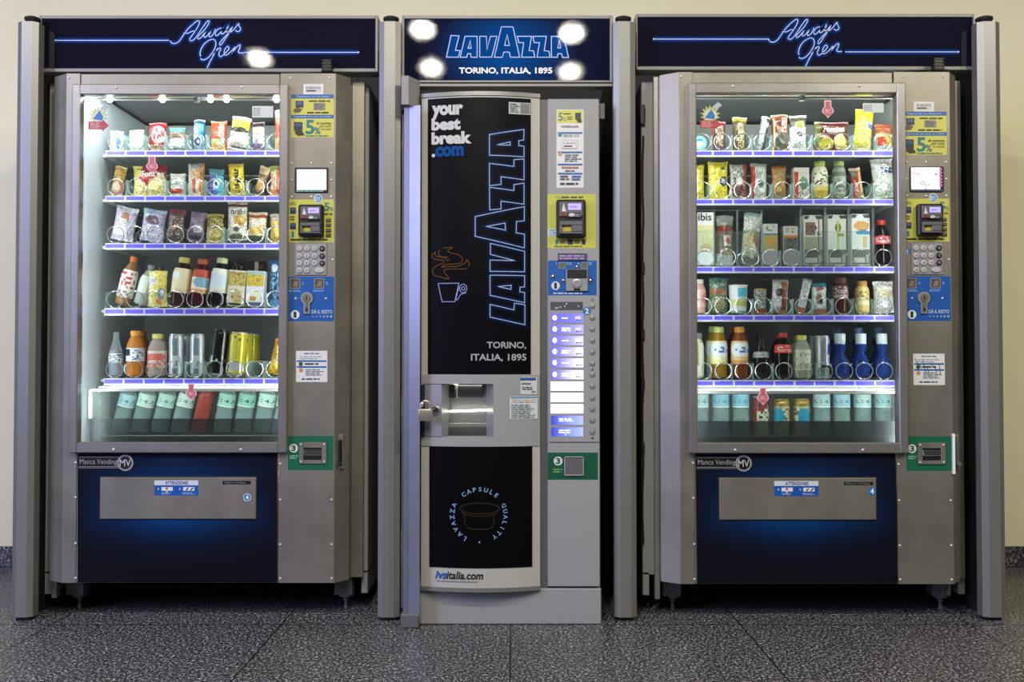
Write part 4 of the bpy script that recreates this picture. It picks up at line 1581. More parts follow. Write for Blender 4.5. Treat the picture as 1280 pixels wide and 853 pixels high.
for i, y in enumerate([382.8, 397.4, 411.6, 426, 440.4, 454.8, 468.6, 483.4, 498, 511.6, 526, 540.4]):
    x, z = C(740.6, y, -.004)
    if kb is None:
        kb = MB().lathe([(.0105, 0), (.0105, .0012), (.0088, .0014), (.0084, .0004), (.0078, .0004), (.0074, .0022), (.0066, .0026), (0, .0026)], 18, axis='y').build('button', M['button'], sp, (x, -.004, z))
    else:
        dup(kb, sp, (x, -.004, z))
for y in (375, 461.6, 547.6):
    x, z = C(740.4, y, -.004)
    rivet_mb(.0045).build('screw', M['chrome'], sp, (x, -.004, z))
# coin return
s = CS()
s.rect(684.6, 566, 747.4, 600, '0f5a40')
digit_disc(s, 697.6, 576.6, 5.6, 'd5e6e2', '14302a', '3', .03)
s.lines(691.5, 585.6, 704, 591.6, 2, '7fae5a', 3)
s.build('return_panel', M['print'], COF, 'green coin return panel')
a, e = C(705.2, 595, 0), C(729.8, 570.8, 0)
k = MB().box(a[0], a[0] + .004, -.006, -.0005, a[1], e[1], .001).box(e[0] - .004, e[0], -.006, -.0005, a[1], e[1], .001)
k.box(a[0], e[0], -.006, -.0005, e[1] - .004, e[1], .001).box(a[0], e[0], -.006, -.0005, a[1], a[1] + .004, .001)
cr = k.build('coin_return', M['grey'], COF)
MB().box(a[0] + .004, e[0] - .004, -.0035, -.001, a[1] + .004, e[1] - .004).build('return_flap', M['greyd'], cr)

# the padlock hanging from the staple
pz1, pz0 = cz_(511.4, PY), cz_(526.6, PY)
ppx0, ppx1 = C(522.8, 520, PY)[0], C(540.4, 520, PY)[0]
pmx = (ppx0 + ppx1) / 2
PL = thing('padlock', 'brushed steel padlock hanging from the staple beside the coffee hatch', 'padlock', (CX + pmx, PY, pz0))
hw = (ppx1 - ppx0) / 2
hh = pz1 - pz0
MB().box(-hw, hw, -.009, .009, 0, hh, .004, seg=2).build('lock_body', M['satin'], PL)
m = MB()
sh = [(-hw * .62, 0, hh - .004), (-hw * .62, 0, hh + .012)] + [(-hw * .62 * math.cos(a), 0, hh + .012 + hw * .62 * math.sin(a)) for a in [PI * i / 10 for i in range(1, 10)]] + [(hw * .62, 0, hh + .012), (hw * .62, 0, hh - .004)]
m.tube(sh, .0034, 8).build('shackle', M['satin'], PL)

# hinged steel bar that locks the coffee machine, with its head block
bx = WX(514.5, .0)
SB = thing('locking_bar', 'tall steel locking bar with head block down the left edge of the coffee machine', 'locking bar', (bx, 0, 0))
BX = lambda q, d: WX(q, d) - bx
zt_, zb_ = WZ(133, -.03), WZ(771, -.03)
m = MB().prism([(BX(504.5, -.014), -.014), (BX(511, -.026), -.026), (BX(511.4, -.022), -.022), (BX(504.9, -.01), -.01)], zb_ + .01, zt_)
m.prism([(BX(511.2, -.03), -.03), (BX(525, -.048), -.048), (BX(525.2, -.043), -.043), (BX(512, -.025), -.025)], zb_, zt_)
m.build('bar_profile', M['barst'], SB, smooth=15)
q = MB().prism([(BX(501, -.05), -.05), (BX(510, -.05), -.05), (BX(524, .02), .012), (BX(524, .03), .03), (BX(501, .03), .03)], WZ(130.5, -.05), WZ(94.6, -.05))
q.build('head_block', M['block'], SB, smooth=15)
m = MB().box(BX(502, -.03), BX(525, -.03), -.05, -.004, 0, zb_ + .012, .004)
m.build('end_bracket', M['greyd'], SB)
m = MB()
for k in range(4):
    zc = WZ(205 + k * 168, .0)
    m.lathe([(.004, 0), (.004, .05), (.005, .055), (.005, .07), (.004, .075), (.004, .125)], 10, (BX(503.2, .0), .006, zc))
m.tube([(BX(503.2, .0), .006, zb_ + .02), (BX(503.2, .0), .006, zt_ - .02)], .003, 8)
m.build('hinge_pin', M['greyd'], SB)


# ------------------------------------------------------------------ goods
ORD = ('top', 'second', 'third', 'fourth', 'fifth', 'bottom')
LANES = {}


def ink_at(ops, u, v, rnd):
    c = None
    for op in ops:
        k = op[0]
        if k == 'bg':
            c = op[1]
        elif k == 'b' and op[1] <= v <= op[2]:
            c = op[3]
        elif k == 'v' and op[1] <= u <= op[2]:
            c = op[3]
        elif k == 'r' and op[1] <= u <= op[3] and op[2] <= v <= op[4]:
            c = op[5]
        elif k == 'e' and ((u - op[1]) / op[3]) ** 2 + ((v - op[2]) / op[4]) ** 2 <= 1:
            c = op[5]
        elif k == 's' and op[1] <= u <= op[3] and op[2] <= v <= op[4] and rnd.random() < op[5]:
            c = op[6]
    return lin(c)


def pouch(w, h, t, ops, seed=0, seal=.06, flat=False, wob=1.0):
    """filled bag or wrapper: pinched seals at both ends, front to -Y"""
    nu, nv = 22, 34
    rnd = random.Random(seed)
    ph = [rnd.random() * 6.28 for _ in range(6)]

    def half(u, v):
        a = max(0.0, math.sin(PI * u)) ** (.55 if not flat else .25)
        s = min(1, max(0, (v - seal * .6) / .16), max(0, (1 - seal * .6 - v) / .16))
        s = s * s * (3 - 2 * s)
        q = t / 2 * a * s
        q *= 1 + .13 * wob * math.sin(9 * u + ph[0] + 5 * v) + .10 * wob * math.sin(15 * v + ph[1] - 7 * u) + .07 * wob * math.sin(23 * v + ph[3] + 11 * u)
        return max(q, .0004)

    def xz(u, v):
        pinch = 1 - .05 * math.sin(PI * v) + (.03 if (v < seal or v > 1 - seal) else 0)
        return (u - .5) * w * pinch, v * h + .0015 * wob * math.sin(6 * u + ph[2]) * (v > .5)
    m = MB()
    for sgn in (-1, 1):
        vs, fs, cs = [], [], []
        for j in range(nv + 1):
            for i in range(nu + 1):
                u, v = i / nu, j / nv
                x, z = xz(u, v)
                vs.append((x, sgn * half(u, v), z))
        for j in range(nv):
            for i in range(nu):
                a = j * (nu + 1) + i
                q = [a, a + 1, a + nu + 2, a + nu + 1]
                fs.append(q if sgn < 0 else q[::-1])
                if sgn < 0:
                    c = ink_at(ops, (i + .5) / nu, (j + .5) / nv, rnd)
                    q = 1 + (rnd.random() - .5) * .5 if rnd.random() < .6 else (.45 if rnd.random() < .35 else 1.0)   # fine print
                    c = tuple(min(1, a_ * q) for a_ in c[:3]) + (1.0,)
                else:
                    c = lin(ops[0][1])
                cs.append(c)
        m.add(vs, fs, cs)
    return m, (lambda u, v: (xz(u, v)[0], -half(u, v) - .0006, xz(u, v)[1]))


def carton(w, h, t, ops, seed=0):
    nu, nv = 18, 30
    rnd = random.Random(seed)
    m = MB().box(-w / 2, w / 2, -t / 2 + .0004, t / 2, 0, h, .0015, lin(ops[0][1]))
    vs = [((i / nu - .5) * w * .97, -t / 2, (.015 + .97 * j / nv) * h) for j in range(nv + 1) for i in range(nu + 1)]
    fs, cs = [], []
    for j in range(nv):
        for i in range(nu):
            a = j * (nu + 1) + i
            fs.append([a, a + 1, a + nu + 2, a + nu + 1])
            cs.append(ink_at(ops, (i + .5) / nu, (j + .5) / nv, rnd))
    m.add(vs, fs, cs)
    return m, (lambda u, v: ((u - .5) * w, -t / 2 - .0006, v * h))


def put_text(m, f, ops):
    for op in ops:
        if op[0] != 't':
            continue
        _, s, u0, v0, u1, v1, col, rot = op[:8]
        vs, fs, _ = glyphs(s, op[8] if len(op) > 8 else .02)
        if rot == 90:
            q = [(u1 - y * (u1 - u0), v0 + x * (v1 - v0)) for x, y in vs]
        elif rot == -90:
            q = [(u0 + y * (u1 - u0), v1 - x * (v1 - v0)) for x, y in vs]
        else:
            q = [(u0 + x * (u1 - u0), v0 + y * (v1 - v0)) for x, y in vs]
        m.add([f(u, v) for u, v in q], fs, lin(col))


PROF = {
    'still': ([(0, 0), (.72, 0), (.92, .015), (1, .05), (1, .42), (.955, .46), (1, .5), (1, .84), (.94, .9), (.6, .955), (.4, .97), (.4, .98)], (.4, .97, .46, 1.0)),
    'pet': ([(0, 0), (.72, 0), (.92, .015), (1, .05), (1, .30), (.955, .33), (1, .36), (1, .58), (.97, .64), (.8, .73), (.52, .82), (.37, .87), (.36, .9)], (.36, .89, .44, 1.0)),
    'tea': ([(0, 0), (.8, 0), (.95, .012), (1, .05), (1, .62), (.97, .68), (.86, .76), (.66, .84), (.56, .88), (.55, .9)], (.55, .885, .6, 1.0)),
    'wide': ([(0, 0), (.75, 0), (.93, .015), (1, .06), (1, .66), (.97, .72), (.84, .80), (.66, .86), (.64, .88)], (.64, .87, .72, 1.0)),
    'square': ([(0, 0), (.85, 0), (.97, .015), (1, .05), (1, .6), (.95, .68), (.74, .80), (.5, .87), (.48, .9)], (.48, .885, .56, 1.0)),
    'glass': ([(0, 0), (.9, 0), (1, .02), (1, .47), (.93, .55), (.62, .68), (.42, .8), (.36, .93), (.4, .95), (.4, .97)], (.36, .95, .42, 1.0)),
    'cola': ([(0, 0), (.72, 0), (.9, .02), (1, .07), (.98, .2), (.9, .34), (.98, .5), (1, .62), (.9, .72), (.6, .82), (.38, .88), (.37, .9)], (.37, .89, .5, 1.0)),
    'waist': ([(0, 0), (.62, 0), (.84, .02), (.98, .12), (1, .22), (.94, .34), (.7, .45), (.46, .53), (.42, .57), (.52, .62), (.64, .67), (.62, .73), (.55, .77)], (.55, .765, .6, 1.0)),
    'jar': ([(0, 0), (.85, 0), (.97, .02), (1, .07), (1, .7), (.95, .78), (.8, .82), (.78, .84)], (.78, .83, .86, 1.0)),
}


def bottle(root, w, h, kind, body, label, cap, op=.5):
    """body, sleeve and cap of a drink bottle; label = (v0, v1, ops) or None"""
    r = w / 2
    pr, (c0, cz0, c1, cz1) = PROF[kind]
    MB().lathe([(a * r, b * h) for a, b in pr], 22).build('bottle_body', tinted(body, op), root, smooth=50)
    if op < .8 and kind not in ('waist',):
        top = .60 if kind in ('cola', 'glass') else .66
        iq = [(a * r * .93, max(.004, b * h)) for a, b in pr if b <= top]
        MB().lathe(iq + [(0, top * h)], 18).build('drink', tinted(body, min(.85, op + .25)), root, smooth=50)
    if label:
        v0, v1, ops = label
        rnd = random.Random(7)

        def rad(v):
            for (a, b), (a2, b2) in zip(pr, pr[1:]):
                if b <= v <= b2 and b2 > b:
                    return a + (a2 - a) * (v - b) / (b2 - b)
            return 1.0
        n = 12
        prof = [(rad(v0 + (v1 - v0) * k / n) * r * 1.012 + .0003, (v0 + (v1 - v0) * k / n) * h) for k in range(n + 1)]
        m = MB()
        nn = 26

        def col(a, z):
            # angle 0 faces the viewer (-Y): unroll the visible half onto u
            u = ((a + .5) % 1 - .5) * 2
            return ink_at(ops, min(1, max(0, .5 + u * .85)), (z / h - v0) / (v1 - v0), rnd)
        vs, fs, cs = [], [], []
        for rr, hh in prof:
            for k in range(nn):
                t = 2 * PI * k / nn
                vs.append((rr * math.sin(t), -rr * math.cos(t), hh))
        for i in range(n):
            for k in range(nn):
                fs.append([i * nn + k, i * nn + (k + 1) % nn, (i + 1) * nn + (k + 1) % nn, (i + 1) * nn + k])
                cs.append(col((k + .5) / nn, (prof[i][1] + prof[i + 1][1]) / 2))
        m.add(vs, fs, cs)
        m.build('label', M['label'], root, smooth=60)
    if cap:
        q = [(c0 * r * 1.02, cz0 * h), (c1 * r, cz0 * h + .001), (c1 * r, cz1 * h - .002), (c1 * r * .9, cz1 * h), (0, cz1 * h)]
        MB().lathe(q, 20, col=lin(cap)).build('cap', M['label'], root)


def can(root, w, h, ops, top='c9ccd0', slim=True):
    r = w / 2
    rnd = random.Random(3)
    col = lambda a, z: ink_at(ops, min(1, max(0, .5 + (((a + .5) % 1 - .5) * 2) * .85)), z / h, rnd)
    m = MB()
    n = 14
    m.lathe([(.9 * r, .05 * h)] + [(r, (.06 + .86 * k / n) * h) for k in range(n + 1)] + [(.9 * r, .955 * h)], 26, col=col)
    m.build('can_body', M['can'], root, smooth=50)
    MB().lathe([(.9 * r, .954 * h), (.92 * r, .985 * h), (.9 * r, h), (.86 * r, .975 * h), (0, .972 * h)], 24, col=lin(top)).build('can_lid', M['can'], root)
    MB().lathe([(0, .012 * h), (.7 * r, .008 * h), (.76 * r, 0), (.8 * r, 0), (.9 * r, .05 * h)], 24, col=lin('b9bcc0')).build('can_base', M['can'], root)


M['can'] = printed('can_metal', .25, .2)
M['can'].node_tree.nodes['Principled BSDF'].inputs['Metallic'].default_value = .35


def place(which, row, kind, px, wpx, top, label, group=None, lean=0, back=0, rec=0, **k):
    """stand one article in its lane; px, wpx, top are measured in the photograph"""
    R, tops, zq, _, _ = ML if which == 'L' else MR
    X, Y = (XL_, YL) if which == 'L' else (XR_, YR)
    r = row - 1
    zb = tops[r] if r < 5 else zq
    yc = Y + (.195 if r < 5 else .245) + back * .084 - rec
    kk = (yc - CAMY) / FPX
    zb += .0068 if r < 5 else 0.0                # articles ride on the coil wire
    h = (WZ(top, yc) - zb)
    w = wpx * kk
    if r == 5 and kind == 'still':
        h = (tops[4] - .027 - zb - .004) / (1 if not lean else 1.02)
    t = k.get('t', .042)
    a = math.radians(lean)
    if lean:
        h = (h - w * abs(math.sin(a)) * .7) / math.cos(a)
    x = WX(px, yc, 300 if r < 3 else 440)
    name = k['name']
    mname = 'left machine' if which == 'L' else 'right machine'
    place_ = f"{ORD[r]} shelf, {mname}" if r < 5 else f'bottom bin, {mname}'
    if r < 5 and not (which == 'R' and r == 2):
        LANES.setdefault((which, r), []).append((x - X - w * .52 - .001 + min(0, .06 * math.tan(a)), x - X + w * .52 + .001 + max(0, .06 * math.tan(a)), back))
    full = f'{label} on {place_}' if r < 5 else f'{label} in {place_}'
    half = w / 2
    lift = (half * abs(math.sin(a))) if lean else 0
    loc = (x, yc, zb + lift + .0006 + (half * math.sin(math.radians(-k['tilt'])) if 'tilt' in k else 0))
    ops = k.get('ops')
    if kind in ('pouch', 'carton'):
        m, f = (pouch(w, h, t, ops, seed=int(px), flat=k.get('flat', False), wob=k.get('wob', 1.0), seal=k.get('seal', .06)) if kind == 'pouch' else carton(w, h, t, ops, int(px)))
        put_text(m, f, ops)
        o = m.build(name, M['pack'], None, loc, smooth=60 if kind == 'pouch' else 30)
        tag(o, full, k['cat'], group)
    else:
        o = thing(name, full, k['cat'], loc, group)
        if kind == 'can':
            can(o, w, h, ops, k.get('lid', 'c9ccd0'))
        elif kind == 'tin':
            # round tin standing on its edge
            m = MB()
            rr = min(w, h) / 2
            m.lathe([(0, .018), (rr * .6, .0185), (rr * .9, .017), (rr, .014), (rr, -.012), (rr * .9, -.014), (0, -.014)], 26, (0, 0, rr), 'y',
                    col=lambda a_, z: ink_at(ops, .5, .5, random.Random(1)))
            nn = 10
            vs, fs, cs = [], [], []
            for j in range(nn + 1):
                for i in range(nn + 1):
                    uu, vv = i / nn * 2 - 1, j / nn * 2 - 1
                    q = math.hypot(uu, vv)
                    sc = (max(abs(uu), abs(vv)) / q if q else 0) * .92
                    vs.append((uu * sc * rr, -.0192, rr + vv * sc * rr))
            for j in range(nn):
                for i in range(nn):
                    b_ = j * (nn + 1) + i
                    fs.append([b_, b_ + 1, b_ + nn + 2, b_ + nn + 1])
                    cs.append(ink_at(ops, (i + .5) / nn, (j + .5) / nn, random.Random(j)))
            m.add(vs, fs, cs)
            m.build('tin_body', M['pack'], o)
        elif kind == 'cup':
            r_ = w / 2
            rnd = random.Random(3)
            col = lambda a_, z: ink_at(ops, min(1, max(0, .5 + (((a_ + .5) % 1 - .5) * 2) * .85)), z / h, rnd)
            MB().lathe([(0, 0), (.84 * r_, 0)] + [((.86 + .012 * q) * r_, h * (.01 + .96 * q / 12)) for q in range(13)], 24, col=col).build('cup_body', M['label'], o, smooth=50)
            MB().lathe([(1.0 * r_, .965 * h), (1.04 * r_, .97 * h), (1.04 * r_, h), (0, h)], 24, col=lin(k.get('cap', 'efe9da'))).build('lid', M['label'], o)
        else:
            bottle(o, w, h, kind, k['body'], k.get('lab'), k.get('cap'), k.get('op', .5))
    o.rotation_euler = (math.radians(k.get('tilt', 0)), a, math.radians(k.get('turn', 0)))
    return o


BAG = dict(name='snack_bag', cat='snack')
BAR = dict(name='snack_bar', cat='snack', t=.026)
PK = dict(name='snack_packet', cat='snack', t=.034)
BOT = dict(name='drink_bottle', cat='bottle')
WAT = dict(name='water_bottle', cat='bottle')
CAN = dict(name='drink_can', cat='can')
SND = dict(name='sandwich_pack', cat='sandwich')
G = {(m, r): f'goods on the {ORD[r - 1]} shelf of the {n} machine' if r < 6 else f'bottles and cans in the bottom bin of the {n} machine' for m, n in (('L', 'left'), ('R', 'right')) for r in range(1, 7)}


def P_(m, r, kind, px, w, top, label, **k):
    return place(m, r, kind, px, w, top, label, group=G[(m, r)], **k)


# ---- left machine, top shelf
P_('L', 1, 'pouch', 145, 17, 164, 'small white packet with blue sketch', **PK, ops=[('bg', 'dfeaf0'), ('b', .8, 1, 'a8cfd4'), ('e', .68, .4, .22, .3, '5f86b8'), ('e', .4, .35, .2, .28, 'f2f6f8'), ('s', .1, .1, .9, .7, .12, '4a6a9c')])
P_('L', 1, 'pouch', 170, 18, 163, 'plain mint green packet', **PK, flat=True, ops=[('bg', 'dff0dc'), ('b', .58, .68, '7fb4a8'), ('b', .0, .1, 'b9dcc8'), ('s', .1, .7, .9, .9, .25, 'a5cfc0')])
P_('L', 1, 'pouch', 196.5, 21, 154, 'red wafer packet with white lettered oval', **PK, flat=True, ops=[('bg', 'b3202a'), ('e', .62, .55, .42, .3, 'e9d9d2'), ('e', .62, .55, .36, .25, 'b3202a'), ('b', 0, .22, 'd9c3a4'), ('v', 0, .1, '8f1a24'), ('t', 'Kit', .3, .55, .8, .82, 'f4ece6', 0, .04), ('t', 'Kat', .4, .3, .95, .55, 'f4ece6', 0, .04), ('s', .0, .0, 1, .25, .3, '8a4a30')])
P_('L', 1, 'pouch', 221, 20, 160, 'packet with teal top and white lower half', **PK, ops=[('bg', 'e8ecea'), ('b', .78, 1, '5f9aa4'), ('b', .5, .78, '9c8a74'), ('s', .1, .5, .9, .8, .3, '54483c'), ('b', 0, .12, '5a8a84')])
P_('L', 1, 'pouch', 248.5, 14, 150, 'slim blue biscuit packet with cookie', **PK, flat=True, ops=[('bg', '2f86b4'), ('b', .86, 1, '3f5f6c'), ('e', .45, .28, .4, .18, 'dfe8f2'), ('e', .45, .28, .3, .13, '2a3f8c'), ('e', .5, .28, .12, .06, 'f2f2f2'), ('t', 'OREO', .1, .42, .5, .84, 'eef6fa', 90, .04), ('s', 0, 0, 1, .14, .4, 'dfe6f2')])
P_('L', 1, 'pouch', 273, 20, 152, 'orange red biscuit packet with cream bottom', **PK, ops=[('bg', 'c8502a'), ('b', 0, .38, 'e2c68c'), ('e', .3, .2, .2, .14, 'd9b070'), ('r', .55, .18, .8, .38, '8fc0a8'), ('v', .9, 1, '9c3418'), ('s', .55, .45, .85, .95, .5, 'f7ece0')])
P_('L', 1, 'pouch', 295, 23.5, 146, 'white tilted bag with olive yellow top', lean=10, **BAG, ops=[('bg', 'f1ece4'), ('b', .6, .88, 'b5ac3a'), ('b', .88, 1, 'd9dccb'), ('e', .5, .58, .5, .08, '3a3a2a'), ('s', .1, .25, .9, .55, .12, 'cfd6c4'), ('b', .03, .1, '5f5a68')])
P_('L', 1, 'pouch', 322.5, 15, 153, 'slim packet with dark purple top and bottom', **PK, ops=[('bg', 'e9ecdf'), ('b', .8, 1, '3f2436'), ('e', .55, .66, .4, .12, 'b4c28a'), ('b', 0, .24, '8a6a94'), ('e', .35, .4, .2, .2, 'a99ac0')])
P_('L', 1, 'pouch', 349, 12, 138, 'tall orange red packet half hidden by the frame', **PK, ops=[('bg', 'c9583a'), ('b', 0, .3, 'd8b486'), ('b', .8, 1, 'e2d8ca')])
# second shelf
P_('L', 2, 'pouch', 145, 15, 208, 'leaning golden brown bar', lean=10, **BAR, ops=[('bg', 'b08a4c'), ('b', .7, .86, 'c9a94a'), ('b', 0, .42, 'b07868'), ('e', .4, .25, .4, .18, 'd9b6a0'), ('s', 0, .4, 1, .9, .2, '6a4a2c')])
P_('L', 2, 'pouch', 187, 42, 207.5, 'wide red and yellow chip bag with white lettering', **BAG, ops=[('bg', 'e0d084'), ('b', .62, 1, '8c1f2a'), ('v', 0, .26, 'c9c070'), ('e', .45, .5, .26, .24, 'a82c30'), ('e', .76, .28, .28, .3, 'efe29a'), ('e', .2, .24, .24, .26, 'efe29a'), ('r', .0, .7, .24, .95, 'b9b04a'), ('t', 'Fonzies', .3, .6, .96, .8, 'f5ece4', 0, .03)])
P_('L', 2, 'pouch', 222, 19, 217.5, 'white packet with red stripe near the bottom', **PK, ops=[('bg', 'efede8'), ('b', .08, .3, 'd0533c'), ('s', .1, .3, .9, .62, .25, '8c8a6a'), ('b', 0, .08, 'f0ece0')])
P_('L', 2, 'pouch', 245, 20, 205, 'clear topped cracker packet in orange and white', **PK, flat=True, ops=[('bg', 'ecdccb'), ('b', .82, 1, 'b4bcbc'), ('b', .5, .8, 'e2b888'), ('r', .3, .08, .55, .5, 'd0563c'), ('v', .78, 1, 'c98f5c'), ('v', .0, .14, 'dfe2da')])
P_('L', 2, 'pouch', 270.5, 19, 212, 'purple and cyan biscuit packet with ring cookie', **PK, ops=[('bg', '4c55b8'), ('v', .56, 1, '58c0d8'), ('e', .55, .42, .22, .17, 'f2f6f6'), ('e', .55, .42, .1, .08, '1c3a5c'), ('b', .74, 1, '5a93a0'), ('s', 0, 0, .55, .4, .3, 'd5d8ef')])
P_('L', 2, 'pouch', 297, 19, 205, 'yellow bag with large dark letters reading sideways', lean=-4, **BAG, ops=[('bg', 'ecd23c'), ('b', .9, 1, 'd9b84a'), ('b', 0, .08, 'e2cf6a'), ('t', 'm&m', .44, .08, .86, .8, '2b2a28', -90, .05)])
P_('L', 2, 'pouch', 323, 13, 208, 'leaning brown and gold bar', lean=14, **BAR, ops=[('bg', '5a4426'), ('b', .7, 1, 'c9b088'), ('e', .5, .35, .4, .2, 'b98a4a'), ('s', 0, .1, 1, .7, .3, 'e0bf90')])
P_('L', 2, 'pouch', 347, 20, 208, 'orange red packet with green top', **PK, ops=[('bg', 'd8906a'), ('b', .7, 1, '9aa860'), ('s', .1, .2, .45, .8, .45, 'f6e8da'), ('v', .5, 1, 'c8683c')])
# third shelf
P_('L', 3, 'pouch', 152, 28, 258.5, 'lavender white croissant bag, tall and leaning', lean=11, **BAG, ops=[('bg', 'cfc8e2'), ('b', .86, 1, 'dfe2ef'), ('e', .55, .7, .2, .14, 'b07850'), ('e', .5, .6, .2, .06, 'd9dfc4'), ('e', .42, .25, .36, .2, 'ece6f2'), ('s', 0, 0, 1, .55, .22, 'f3eef8')])
P_('L', 3, 'pouch', 189, 29, 261.5, 'lavender croissant bag with brown patch', lean=8, **BAG, ops=[('bg', 'c2bce4'), ('b', .88, 1, 'b4c8e6'), ('e', .5, .66, .34, .14, '6f5a68'), ('r', .0, .7, .28, .95, 'c4dede'), ('s', 0, .1, .6, .5, .4, 'eef0dc'), ('e', .72, .24, .24, .2, 'd9d2f0')])
P_('L', 3, 'pouch', 218, 21, 262, 'dark brown bag with dull red top', lean=6, **BAG, ops=[('bg', '5c4c4a'), ('b', .86, 1, '8a4448'), ('s', 0, .1, 1, .75, .3, 'a89a8c'), ('e', .45, .42, .14, .07, 'c07850')])
P_('L', 3, 'pouch', 243, 20, 265, 'grey purple chocolate bag', lean=10, **BAG, ops=[('bg', '7c6c82'), ('e', .5, .22, .42, .16, '4a3c50'), ('e', .65, .42, .3, .14, 'c2bac6'), ('s', 0, .5, 1, 1, .2, '9c8ca4')])
P_('L', 3, 'pouch', 269, 22, 268, 'olive yellow snack bag with zigzag lines', **BAG, ops=[('bg', 'b0a456'), ('s', 0, .5, 1, .95, .35, '4a4424'), ('e', .5, .28, .36, .2, 'd4c07c'), ('b', 0, .08, 'd6c468')])
P_('L', 3, 'pouch', 297, 25, 253, 'tall white bag with black script and yellow bowl', **BAG, ops=[('bg', 'e6e2d6'), ('b', .88, .93, 'a44a3c'), ('e', .66, .54, .3, .15, 'd9b45c'), ('e', .5, .25, .46, .18, 'e6ecd2'), ('e', .5, .14, .46, .06, '6a705c'), ('t', 'tarallo', .22, .68, .92, .82, '26262a', 0, .01), ('b', 0, .05, '55585c'), ('e', .5, .33, .14, .06, '5c6a6c')])
P_('L', 3, 'pouch', 320.5, 23, 265.5, 'white and yellow bag with rust red top band', lean=3, **BAG, ops=[('bg', 'e3d6b0'), ('b', .8, .92, '9c4a34'), ('b', .92, 1, 'd9cdb4'), ('e', .5, .42, .4, .2, 'e6c468'), ('b', 0, .22, '586a54'), ('e', .5, .64, .46, .08, 'f0ead8')])
P_('L', 3, 'pouch', 347, 19, 268, 'golden yellow bag at the right end', **BAG, ops=[('bg', 'd6b04c'), ('b', .75, 1, 'b7b09a'), ('s', 0, 0, 1, .7, .2, 'efd88c')])
# fourth shelf
P_('L', 4, 'pet', 153, 20, 320.5, 'leaning bottle with orange cap and red and white label', lean=13, **BOT, body='b98a5a', cap='e2793a', op=.6, lab=(.16, .72, [('bg', 'ece6e2'), ('s', .2, .3, .8, .95, .35, 'c8503c'), ('s', .1, 0, .9, .4, .15, '9c8a84')]))
P_('L', 4, 'pet', 176, 19, 331, 'leaning pale bottle with grey cap', lean=15, **BOT, body='cfd8d2', cap='8f959c', op=.55, lab=(.3, .72, [('bg', 'b4c4b8'), ('v', .3, .6, 'e0e6da')]))
P_('L', 4, 'pet', 190, 18, 333, 'grey capped bottle behind the yellow carton', lean=12, back=1, **BOT, body='cfd8d2', cap='7c838b', op=.55)
P_('L', 4, 'pouch', 196.5, 24, 339, 'yellow dessert pouch with small grey cow', rec=.02, t=.018, **BAG, ops=[('bg', 'ecdc70'), ('v', .1, .34, 'f7f0b4'), ('e', .72, .34, .2, .16, '7c86a0'), ('e', .78, .38, .1, .09, 'e6e8ec'), ('e', .58, .14, .14, .09, 'd98a4c'), ('e', .25, .72, .2, .12, 'e8e4f2')])
lb = lambda a, b2, ex=(): (.27, .77, [('bg', a), ('b', 0, .16, b2)] + list(ex))
P_('L', 4, 'tea', 223, 23, 322, 'dark tea bottle with cream label and pale yellow cap', lean=7, **BOT, body='3a2422', cap='ccc568', op=.85, lab=lb('ebe2b4', 'e9d2b4', [('e', .35, .7, .16, .14, 'eef0f4')]))
P_('L', 4, 'tea', 246.5, 22, 324, 'dark tea bottle with orange and white label and rust cap', lean=7, **BOT, body='4c1f28', cap='b8552e', op=.85, lab=lb('eadfc8', 'dfa46c', [('b', .7, 1, 'c04c34'), ('e', .6, .45, .28, .22, '86b4cc'), ('v', 0, .22, 'cf5a38')]))
P_('L', 4, 'tea', 270.5, 22.5, 322.5, 'dark cola bottle with white label and pale green cap', lean=7, **BOT, body='17181e', cap='b7c498', op=.92, lab=lb('e6eadc', 'dfe0d0', [('e', .45, .5, .34, .3, 'd3e0ec')]))
SB_ = [('bg', 'dcd6c4'), ('b', .56, .98, 'b39c58'), ('e', .5, .76, .44, .2, 'c9b468'), ('s', .1, .6, .9, .95, .16, '57492a'), ('e', .55, .26, .34, .2, 'cdbb80'), ('b', 0, .06, '3a3a2c'), ('s', .2, .1, .9, .45, .1, '6a5c38')]
P_('L', 4, 'carton', 295, 21.5, 338.5, 'cream biscuit box with large speckled cookie', lean=5, name='biscuit_box', cat='biscuit box', t=.045, ops=SB_)
P_('L', 4, 'carton', 319, 22, 339.5, 'pale blue biscuit box with yellow cookie', lean=3, name='biscuit_box', cat='biscuit box', t=.045, ops=[('bg', 'd2d8e2'), ('b', .56, .9, 'c9b44a'), ('s', .1, .56, .9, .9, .2, '8a7a34'), ('b', .9, 1, '9fb4b4'), ('e', .5, .28, .34, .2, 'e8e6d2'), ('e', .4, .2, .2, .08, 'b98a5c'), ('b', 0, .1, '4a5f80')])
P_('L', 4, 'carton', 297.5, 21, 327, 'dark brown box behind the speckled cookie box', back=1, name='biscuit_box', cat='biscuit box', t=.045, ops=[('bg', '2f2a26'), ('s', .1, .6, .9, 1, .2, '9c948a')])
P_('L', 4, 'carton', 322, 21, 327.5, 'dark brown box behind the yellow cookie box', back=1, name='biscuit_box', cat='biscuit box', t=.045, ops=[('bg', '332a26'), ('v', .4, .6, 'a8a49c'), ('s', .6, .6, .95, 1, .2, '8c5a3c')])
P_('L', 4, 'pouch', 345.5, 18, 326, 'dark blue packet with pale round mark', **PK, ops=[('bg', '1f4c74'), ('e', .4, .83, .24, .09, 'cfe2ea'), ('s', .1, .2, .9, .7, .25, '8fc0dc'), ('b', 0, .14, '5a90c4')])
